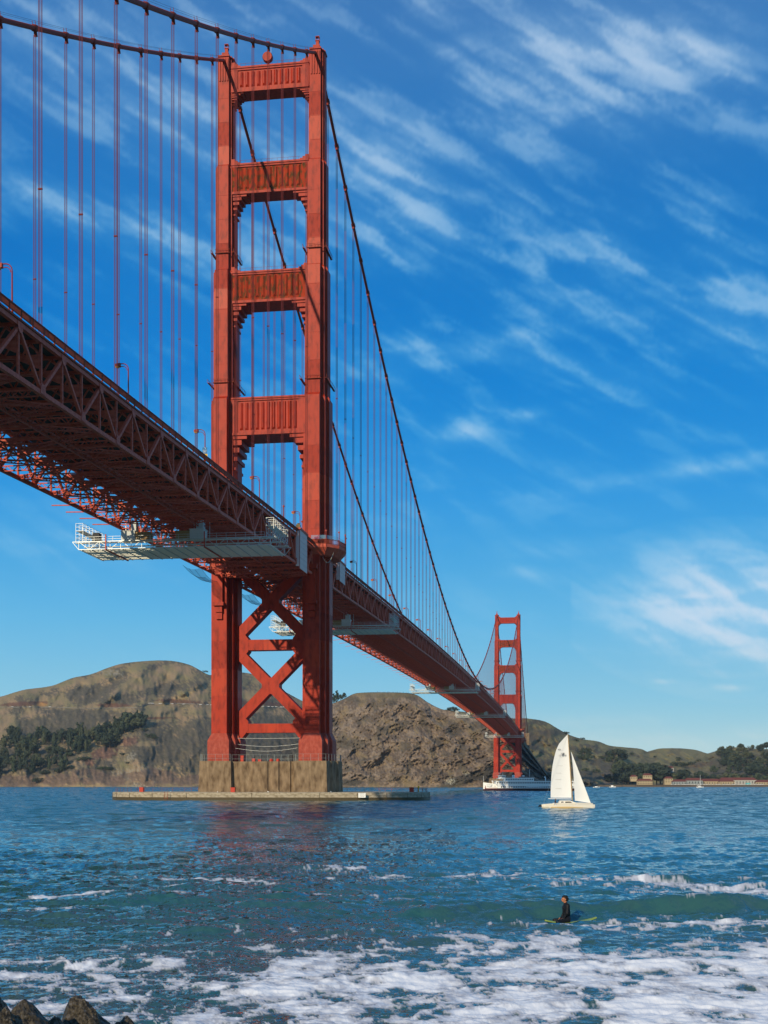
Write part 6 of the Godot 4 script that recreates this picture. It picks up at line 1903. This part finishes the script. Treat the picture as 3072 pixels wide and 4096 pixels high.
func make_sailboat() -> void:
	var c := on_water(2265, 3233)
	var o := base("sailboat", Vector3(c.x, water_at(c) * 0.5, c.z), YAW)
	tag(o, "white trimaran sailboat under full mainsail and jib on the open water", "sailboat")
	var k := 0.0077
	var at := func(x: float, y: float) -> Vector2: return Vector2((x - 830.0) * k, (1930.0 - y) * k)
	var s := Shape.new()
	hull(s, [[-4.7, 0.35, 0.12, 0.75, 0.0], [-4.0, 0.6, -0.1, 0.85, 0.0], [-2.0, 0.85, -0.35, 1.0, 0.0], [0.5, 0.9, -0.4, 1.1, 0.0], [3.0, 0.6, -0.35, 1.12, 0.0], [4.5, 0.22, -0.2, 1.05, 0.0], [5.05, 0.03, 0.1, 1.0, 0.0]])
	part(o, "main_hull", s.mesh(), M.hull_white)
	for zs in [-1, 1]:
		s = Shape.new()
		hull(s, [[-3.6, 0.08, 0.16, 0.55, zs * 2.9], [-2.6, 0.25, -0.05, 0.62, zs * 2.9], [0.0, 0.32, -0.15, 0.66, zs * 2.9], [3.0, 0.28, -0.12, 0.74, zs * 2.9], [4.6, 0.16, 0.0, 0.8, zs * 2.9], [4.98, 0.04, 0.2, 0.8, zs * 2.9]])
		part(o, "outrigger", s.mesh(), M.hull_white)
		s = Shape.new()
		hull(s, [[-3.3, 0.09, 0.10, 0.36, zs * 2.93], [-2.6, 0.26, -0.08, 0.38, zs * 2.93], [0.0, 0.335, -0.18, 0.40, zs * 2.93], [2.6, 0.30, -0.15, 0.30, zs * 2.93], [3.4, 0.27, -0.12, 0.05, zs * 2.93]])
		part(o, "weathered_flank", s.mesh(), M.hull_tan)
	for x: float in [-2.3, 1.6]:
		for zs in [-1, 1]: member(o, "cross_arm", Vector3(x, 0.95, zs * 0.5), Vector3(x, 0.6, zs * 2.9), 0.34, 0.2, M.hull_white)
	s = Shape.new()
	s.hexa([Vector3(-1.5, 1.0, -0.75), Vector3(1.9, 1.05, -0.55), Vector3(1.9, 1.05, 0.55), Vector3(-1.5, 1.0, 0.75), Vector3(-1.3, 1.5, -0.55), Vector3(0.7, 1.5, -0.4), Vector3(0.7, 1.5, 0.4), Vector3(-1.3, 1.5, 0.55)])
	part(o, "cabin", s.mesh(), M.hull_white)
	for x: Array in [[-1.05, -0.35], [-0.28, 1.05]]:
		s = Shape.new()
		s.hexa([Vector3(x[0], 1.06, 0.70), Vector3(x[1], 1.08, 0.62 - x[1] * 0.02), Vector3(x[1], 1.08, 0.56), Vector3(x[0], 1.06, 0.6), Vector3(x[0] + 0.02, 1.3, 0.70), Vector3(x[1] - 0.35, 1.31, 0.64), Vector3(x[1] - 0.35, 1.31, 0.5), Vector3(x[0] + 0.02, 1.3, 0.5)])
		part(o, "cabin_window", s.mesh(), M.window_dark)
	s = Shape.new()
	var m0: Vector2 = at.call(985, 1725); var m1: Vector2 = at.call(872, 100)
	s.tube(PackedVector3Array([Vector3(m0.x, m0.y - 0.1, 0), Vector3(m0.x * 0.7 + m1.x * 0.3 - 0.02, lerpf(m0.y, m1.y, 0.3), 0), Vector3(m1.x, m1.y, 0)]), [0.1, 0.1, 0.07], 8)
	part(o, "mast", s.mesh(), M.plywood)
	s = Shape.new()
	s.tube(PackedVector3Array([Vector3(m0.x - 0.1, 1.78, 0), Vector3((385 - 830) * k, 1.85, 0.1)]), [0.07], 8)
	part(o, "boom", s.mesh(), M.white_paint)
	s = Shape.new()
	var luff := []; var leech := []
	for p: Array in [[958, 1668], [950, 1400], [935, 1080], [915, 700], [895, 420], [872, 112]]: luff.append(at.call(p[0], p[1]))
	for p: Array in [[450, 1665], [452, 1400], [470, 1100], [497, 870], [535, 680], [585, 490], [655, 335], [760, 215], [862, 108]]: leech.append(at.call(p[0], p[1]))
	sheet(s, luff, leech, 0.07, 30, 14)
	var ms := part(o, "mainsail", s.mesh(), M.sail_cloth)
	for y: float in [1440.0, 1215.0, 1060.0, 880.0, 680.0]:
		var a: Vector2 = at.call(500.0 if y > 1000 else 560.0, y); var b: Vector2 = at.call(925, y)
		s = Shape.new()
		s.bar(Vector3(a.x, a.y, -0.36), Vector3(lerpf(a.x, b.x, 0.5), b.y, -0.30), 0.03, 0.05)
		part(ms, "batten", s.mesh(), M.ghost_ink)
	s = Shape.new()
	sheet(s, [at.call(1430, 1795), at.call(1200, 1170), at.call(955, 545)], [at.call(1045, 1738), at.call(1035, 1500), at.call(1018, 1200), at.call(1000, 950), at.call(978, 740), at.call(950, 542)], 0.09, 22, 10)
	part(o, "jib", s.mesh(), M.sail_cloth)
	s = Shape.new()
	s.bar(Vector3(4.68, 1.02, 0), Vector3(0.95, 10.75, 0), 0.03, 0.03)
	s.bar(Vector3(-4.4, 0.8, 0), Vector3(m1.x, m1.y, 0), 0.015, 0.015)
	part(o, "stay", s.mesh(), M.galvanized)
	s = Shape.new()
	s.bar(Vector3(4.9, 0.95, 0), Vector3(5.4, 0.9, 0), 0.06, 0.06)
	part(o, "bowsprit", s.mesh(), M.dark_grey)
	s = Shape.new()
	s.box(Vector3(-4.95, 0.5, 0.2), Vector3(0.5, 0.35, 0.28)); s.bar(Vector3(-4.6, 0.6, 0.2), Vector3(-4.4, 0.75, 0.2), 0.14, 0.14); s.bar(Vector3(-5.1, 0.4, 0.2), Vector3(-5.35, 0.28, 0.2), 0.12, 0.16)
	part(o, "outboard_motor", s.mesh(), M.black_paint)
	# lettering on the mainsail
	var f: Vector2 = at.call(762, 600); var g: Vector2 = at.call(806, 622)
	text_on(ms, "sail_letter", "F", 0.62, M.black_paint, Vector3(f.x, f.y, -0.02))
	text_on(ms, "sail_number", "31", 0.30, M.black_paint, Vector3(g.x, g.y, -0.02))
	f = at.call(715, 600); g = at.call(668, 622)
	text_on(ms, "show_through_letter", "F", 0.62, M.ghost_ink, Vector3(f.x, f.y, -0.03), true)
	text_on(ms, "show_through_number", "31", 0.30, M.ghost_ink, Vector3(g.x, g.y, -0.03), true)
	f = at.call(660, 478)
	text_on(ms, "class_number", "003", 0.22, M.black_paint, Vector3(f.x, f.y, -0.02))
	var pp := o.transform * Vector3(-2.1, 1.02, 0.1)
	make_person("person in dark clothing steering from the trimaran's cockpit", pp, YAW, "jacket_dark", 0.95, false)

func make_ferry() -> void:
	var bow := from_pixel(1932, HORIZON, 856.0)
	var o := base("ferry", Vector3(bow.x, 0.0, bow.z), YAW)
	tag(o, "large white three-deck ferry with rows of dark windows passing the far tower", "ferry")
	var L := 66.0
	var s := Shape.new()
	hull(s, [[0.1, 0.1, 1.0, 5.6, 0.0], [2.5, 2.0, 0.2, 5.2, 0.0], [7.0, 4.6, -0.4, 4.6, 0.0], [14.0, 6.4, -0.8, 3.4, 0.0], [30.0, 7.0, -0.8, 3.4, 0.0], [52.0, 6.8, -0.8, 3.4, 0.0], [62.0, 5.5, -0.5, 3.4, 0.0], [L, 3.0, 0.3, 3.4, 0.0]], 10)
	part(o, "hull", s.mesh(), M.white_paint)
	s = Shape.new()
	hull(s, [[0.15, 0.12, -0.6, 1.15, 0.0], [2.5, 1.75, -0.8, 1.2, 0.0], [7.0, 4.62, -1.0, 1.25, 0.0], [14.0, 6.5, -1.2, 1.25, 0.0], [30.0, 7.08, -1.2, 1.25, 0.0], [52.0, 6.88, -1.2, 1.25, 0.0], [62.0, 5.6, -0.8, 1.25, 0.0], [L + 0.05, 3.1, -0.4, 1.25, 0.0]], 10)
	part(o, "boot_top", s.mesh(), M.hull_dark)
	s = Shape.new()
	hull(s, [[1.2, 1.1, 1.2, 1.6, 0.0], [7.0, 4.64, 1.2, 1.6, 0.0], [14.0, 6.52, 1.2, 1.6, 0.0], [30.0, 7.1, 1.2, 1.6, 0.0], [52.0, 6.9, 1.2, 1.6, 0.0], [62.0, 5.62, 1.2, 1.6, 0.0], [L + 0.06, 3.12, 1.2, 1.6, 0.0]], 10)
	part(o, "rubbing_strake", s.mesh(), M.hull_red)
	var decks := [[9.0, 64.5, 1.7, 4.2, 6.7], [8.0, 64.0, 4.2, 6.35, 6.6], [13.5, 33.0, 6.5, 8.4, 5.4]]
	for q: Array in decks:
		s = Shape.new()
		s.span(q[0], q[1], q[2], q[3], -q[4], q[4])
		part(o, "deck_house", s.mesh(), M.white_paint)
		s = Shape.new()
		s.span(q[0] - 0.7, q[1] + 0.4, q[3], q[3] + 0.18, -q[4] - 0.2, q[4] + 0.2)
		part(o, "deck_edge", s.mesh(), M.white_paint)
	for x in 3: block(o, "window", Vector3(11.6 + x * 1.16, 2.55, 6.72), Vector3(0.72, 1.05, 0.1), M.window_dark)
	for x in 40: block(o, "window", Vector3(16.8 + x * 1.15, 2.55, 6.72), Vector3(0.62, 0.9, 0.1), M.window_dark)
	for x in 48: block(o, "window", Vector3(8.9 + x * 1.14, 5.25, 6.62), Vector3(0.62, 1.0, 0.1), M.window_dark)
	for x in 16: block(o, "window", Vector3(14.9 + x * 1.14, 7.4, 5.42), Vector3(0.62, 0.85, 0.1), M.window_dark)
	for x in 3: block(o, "porthole", Vector3(3.0 + x * 2.2, 2.9 + 0.1 * x, [2.55, 3.85, 4.9][x]), Vector3(0.3, 0.3, 0.3), M.window_dark)
	s = Shape.new()
	s.span(10.2, 14.6, 8.4, 10.0, -2.6, 2.6); s.span(9.2, 15.0, 10.0, 10.15, -3.2, 3.2); s.span(9.4, 14.4, 7.9, 8.4, -4.5, 4.5)
	part(o, "pilot_house", s.mesh(), M.white_paint)
	for x in 3: block(o, "bridge_window", Vector3(11.0 + x * 1.3, 9.3, 2.62), Vector3(0.9, 0.7, 0.08), M.window_dark)
	for q in 2:
		s = Shape.new()
		var x: float = [20.0, 26.6][q]
		s.span(x - 0.75, x + 0.75, 8.5, 10.4 - q * 0.2, -0.9, 0.9)
		var fn := part(o, "funnel", s.mesh(), M.white_paint)
		s = Shape.new()
		s.span(x - 0.8, x + 0.8, 10.4 - q * 0.2, 11.0 - q * 0.2, -0.95, 0.95)
		part(fn, "funnel_cap", s.mesh(), M.black_paint)
		if q == 0: block(fn, "emblem", Vector3(x, 9.6, 0.93), Vector3(0.7, 0.9, 0.06), M.turquoise)
	s = Shape.new()
	s.tube(PackedVector3Array([Vector3(30.6, 8.4, 0), Vector3(30.7, 14.2, 0)]), [0.14, 0.08], 6); s.tube(PackedVector3Array([Vector3(13.0, 10.1, 0), Vector3(13.1, 12.8, 0)]), [0.12, 0.07], 6); s.tube(PackedVector3Array([Vector3(0.4, 5.3, 0), Vector3(0.3, 9.8, 0)]), [0.09, 0.06], 6)
	s.bar(Vector3(10.2, 11.6, 0), Vector3(12.0, 11.6, 0), 0.2, 0.2); s.bar(Vector3(11.1, 10.1, 0), Vector3(11.1, 11.7, 0), 0.15, 0.15)
	part(o, "mast", s.mesh(), M.white_paint)
	for q in 2:
		s = Shape.new()
		var x: float = [6.3, 40.8][q]
		s.tube(PackedVector3Array([Vector3(x, [4.6, 6.4][q], 3), Vector3(x, [5.9, 8.3][q], 3), Vector3(x - 0.3, [6.3, 8.9][q], 3), Vector3(x - 0.8, [6.4, 9.0][q], 3)]), [0.3, 0.3, 0.4, 0.5], 9)
		part(o, "vent_cowl", s.mesh(), M.white_paint)
	s = Shape.new()
	for lv: float in [0.5, 1.0]:
		s.bar(Vector3(13.0, 8.5 + lv, 5.8), Vector3(33.0, 8.5 + lv, 5.8), 0.06, 0.06); s.bar(Vector3(33.5, 6.45 + lv, 6.9), Vector3(64.0, 6.45 + lv, 6.9), 0.06, 0.06)
		s.bar(Vector3(8.0, 6.45 + lv, 6.9), Vector3(13.0, 6.45 + lv, 6.9), 0.06, 0.06)
	for x in 28: s.bar(Vector3(8.0 + x * 2.0, 6.45 if x > 12 or x < 3 else 8.5, 6.9 if x > 12 or x < 3 else 5.8), Vector3(8.0 + x * 2.0, 7.45 if x > 12 or x < 3 else 9.5, 6.9 if x > 12 or x < 3 else 5.8), 0.06, 0.06)
	s.bar(Vector3(33.2, 8.5, 5.0), Vector3(36.5, 6.5, 5.0), 0.3, 0.12)
	part(o, "deck_railing", s.mesh(), M.galvanized)
	s = Shape.new()
	s.span(24.0, 31.0, 8.58, 9.3, -3.5, 3.5)
	part(o, "red_awning", s.mesh(), M.roof_red)
	var tm := TextMesh.new()
	tm.text = "CALIFORNIA HORNBLOWER"; tm.font_size = 24; tm.pixel_size = 0.022; tm.depth = 0.05
	part(o, "ship_name", tm, M.dark_grey, Transform3D(Basis(Vector3.UP, 0.52).rotated(Vector3.UP, 0), Vector3(5.0, 3.85, 4.35)))
	s = Shape.new()
	s.span(1.3, 1.6, 1.9, 3.4, 1.1, 1.35); s.span(1.0, 1.9, 1.7, 2.0, 1.1, 1.35)
	part(o, "anchor", s.mesh(), M.hull_red)

func make_small_craft() -> void:
	var p := from_pixel(2800, HORIZON, 1500)
	var o := base("moored_sailboat", Vector3(p.x, 0, p.z), YAW + 0.3)
	tag(o, "small white sailboat with bare mast moored before the waterfront", "sailboat")
	var s := Shape.new()
	hull(s, [[-4.5, 0.9, 0.0, 1.0, 0.0], [-2, 1.5, -0.4, 1.0, 0.0], [2, 1.3, -0.4, 1.1, 0.0], [5.0, 0.1, 0.1, 1.4, 0.0]])
	part(o, "hull", s.mesh(), M.white_paint)
	s = Shape.new()
	s.tube(PackedVector3Array([Vector3(0.3, 1, 0), Vector3(0.3, 15, 0)]), [0.16, 0.1], 6); s.bar(Vector3(0.3, 2.4, 0), Vector3(-4, 2.4, 0), 0.3, 0.4)
	part(o, "mast", s.mesh(), M.white_paint)
	s = Shape.new()
	s.span(-2.2, 1.4, 1.0, 1.7, -0.8, 0.8)
	part(o, "cabin", s.mesh(), M.white_paint)
	for q in 2:
		p = from_pixel([2449, 2386][q], HORIZON, [1620, 1500][q])
		o = base("motor_boat", Vector3(p.x, 0, p.z), YAW + 0.4 * q)
		tag(o, ["tiny white motor boat with a raised cabin off the rocky point", "tiny low white motor boat between the trimaran and the far shore"][q], "boat")
		s = Shape.new()
		hull(s, [[-4, 1.2, 0.0, 0.9, 0.0], [0, 1.4, -0.3, 1.0, 0.0], [4.5, 0.1, 0.2, 1.3, 0.0]])
		part(o, "hull", s.mesh(), M.white_paint)
		s = Shape.new()
		s.span(-1.5, 1.2, 0.9, 2.6 - q * 0.9, -0.9, 0.9)
		part(o, "cabin", s.mesh(), M.white_paint)
	# seabirds: one swimming, some on the fender
	for q in 7:
		var at: Vector3
		if q == 0:
			at = on_water(1715, 3326)
			at.y = water_at(at)
		else: at = Vector3([-24.0, -10.0, 4.5, 22.0, -8.8, 23.5][q - 1], 2.27, [21.8, 23.0, 23.2, 22.2, 23.0, 22.0][q - 1])
		o = base("seabird", at, YAW + q)
		tag(o, "small dark seabird swimming alone on open water" if q == 0 else "small seabird standing on the concrete fender's edge", "bird", "" if q == 0 else "seabirds on the fender")
		s = Shape.new()
		body(s, [[Vector3(-0.2, 0.12, 0), Vector3(0.12, 0.14, 0), 0.06, 0.1], [Vector3(0.14, 0.16, 0), Vector3(0.22, 0.3, 0), 0.055, 0.04], [Vector3(0.22, 0.3, 0), Vector3(0.25, 0.31, 0), 0.05, 0.04], [Vector3(0.28, 0.3, 0), Vector3(0.35, 0.29, 0), 0.015, 0.008]] + ([] if q == 0 else [[Vector3(0, 0.1, 0.04), Vector3(0, 0.0, 0.04), 0.02, 0.015], [Vector3(0, 0.1, -0.04), Vector3(0, 0.0, -0.04), 0.02, 0.015]]), 0.025, 0.03)
		part(o, "body", s.mesh(), M.black_paint if q == 0 or q > 4 else M.white_paint)

func make_visitors() -> void:             # sightseers on the bluff top, a few pixels each
	var o := base("person", Vector3.ZERO)
	var s := Shape.new()
	var bones := [[Vector3(0, 0.95, 0), Vector3(0, 1.38, 0), 0.15, 0.17], [Vector3(0, 1.4, 0), Vector3(0, 1.55, 0), 0.08, 0.06]]
	for sd in [-1, 1]:
		bones.append([Vector3(sd * 0.09, 0.95, 0), Vector3(sd * 0.1, 0.5, 0.02), 0.1, 0.07]); bones.append([Vector3(sd * 0.1, 0.5, 0.02), Vector3(sd * 0.11, 0.06, 0), 0.07, 0.05])
		bones.append([Vector3(sd * 0.11, 0.05, 0), Vector3(sd * 0.12, 0.04, 0.16), 0.05, 0.04])
		bones.append([Vector3(sd * 0.19, 1.42, 0), Vector3(sd * 0.24, 1.12, -0.03), 0.06, 0.05]); bones.append([Vector3(sd * 0.24, 1.12, -0.03), Vector3(sd * 0.23, 0.86, 0.05), 0.045, 0.035])
	body(s, bones, 0.04, 0.05)
	var clothes := part(o, "clothed_body", s.mesh(), M.jacket_dark)
	s = Shape.new()
	body(s, [[Vector3(0, 1.62, 0.01), Vector3(0, 1.70, 0), 0.085, 0.095]], 0.03, 0.02)
	part(o, "head", s.mesh(), M.skin)
	rng.seed = 88
	for q in 16:
		var p: Node3D = o if q == 0 else copy_of(o, "person")
		var u := 1508.0 + q * 8.4 + rng.randf_range(-3, 3)
		p.position = hill_point(bluff, u, bluff.along(bluff.ridge, u) + 0.6) + Vector3.DOWN * 0.1
		p.rotation.y = rng.randf() * TAU
		p.get_child(0).material_override = [M.jacket_dark, M.red_paint, M.hut_white, M.sign_blue, M.wall_cream][q % 5]
		tag(p, ["visitor in dark clothes standing on top of the rocky bluff", "visitor in a red top standing on the rocky bluff's summit", "visitor in white standing on top of the rocky bluff", "visitor in blue standing on top of the rocky bluff", "visitor in a cream top standing on the rocky bluff's summit"][q % 5], "person", "visitors on the bluff top")

func _ready() -> void:
	make_view()
	make_materials()
	mat("shore_earth", lin(0.12, 0.095, 0.07), 0.95)
	mat("pale_road", lin(0.20, 0.185, 0.165), 0.9)
	mat("ghost_ink", lin(0.52, 0.51, 0.48), 0.8)
	make_hills()
	make_water()
	make_bridge()
	make_pier()
	make_platforms()
	make_lamps()
	make_trees()
	make_waterfront()
	make_ferry()
	make_sailboat()
	make_small_craft()
	make_rocks()
	make_surfer()
	make_visitors()
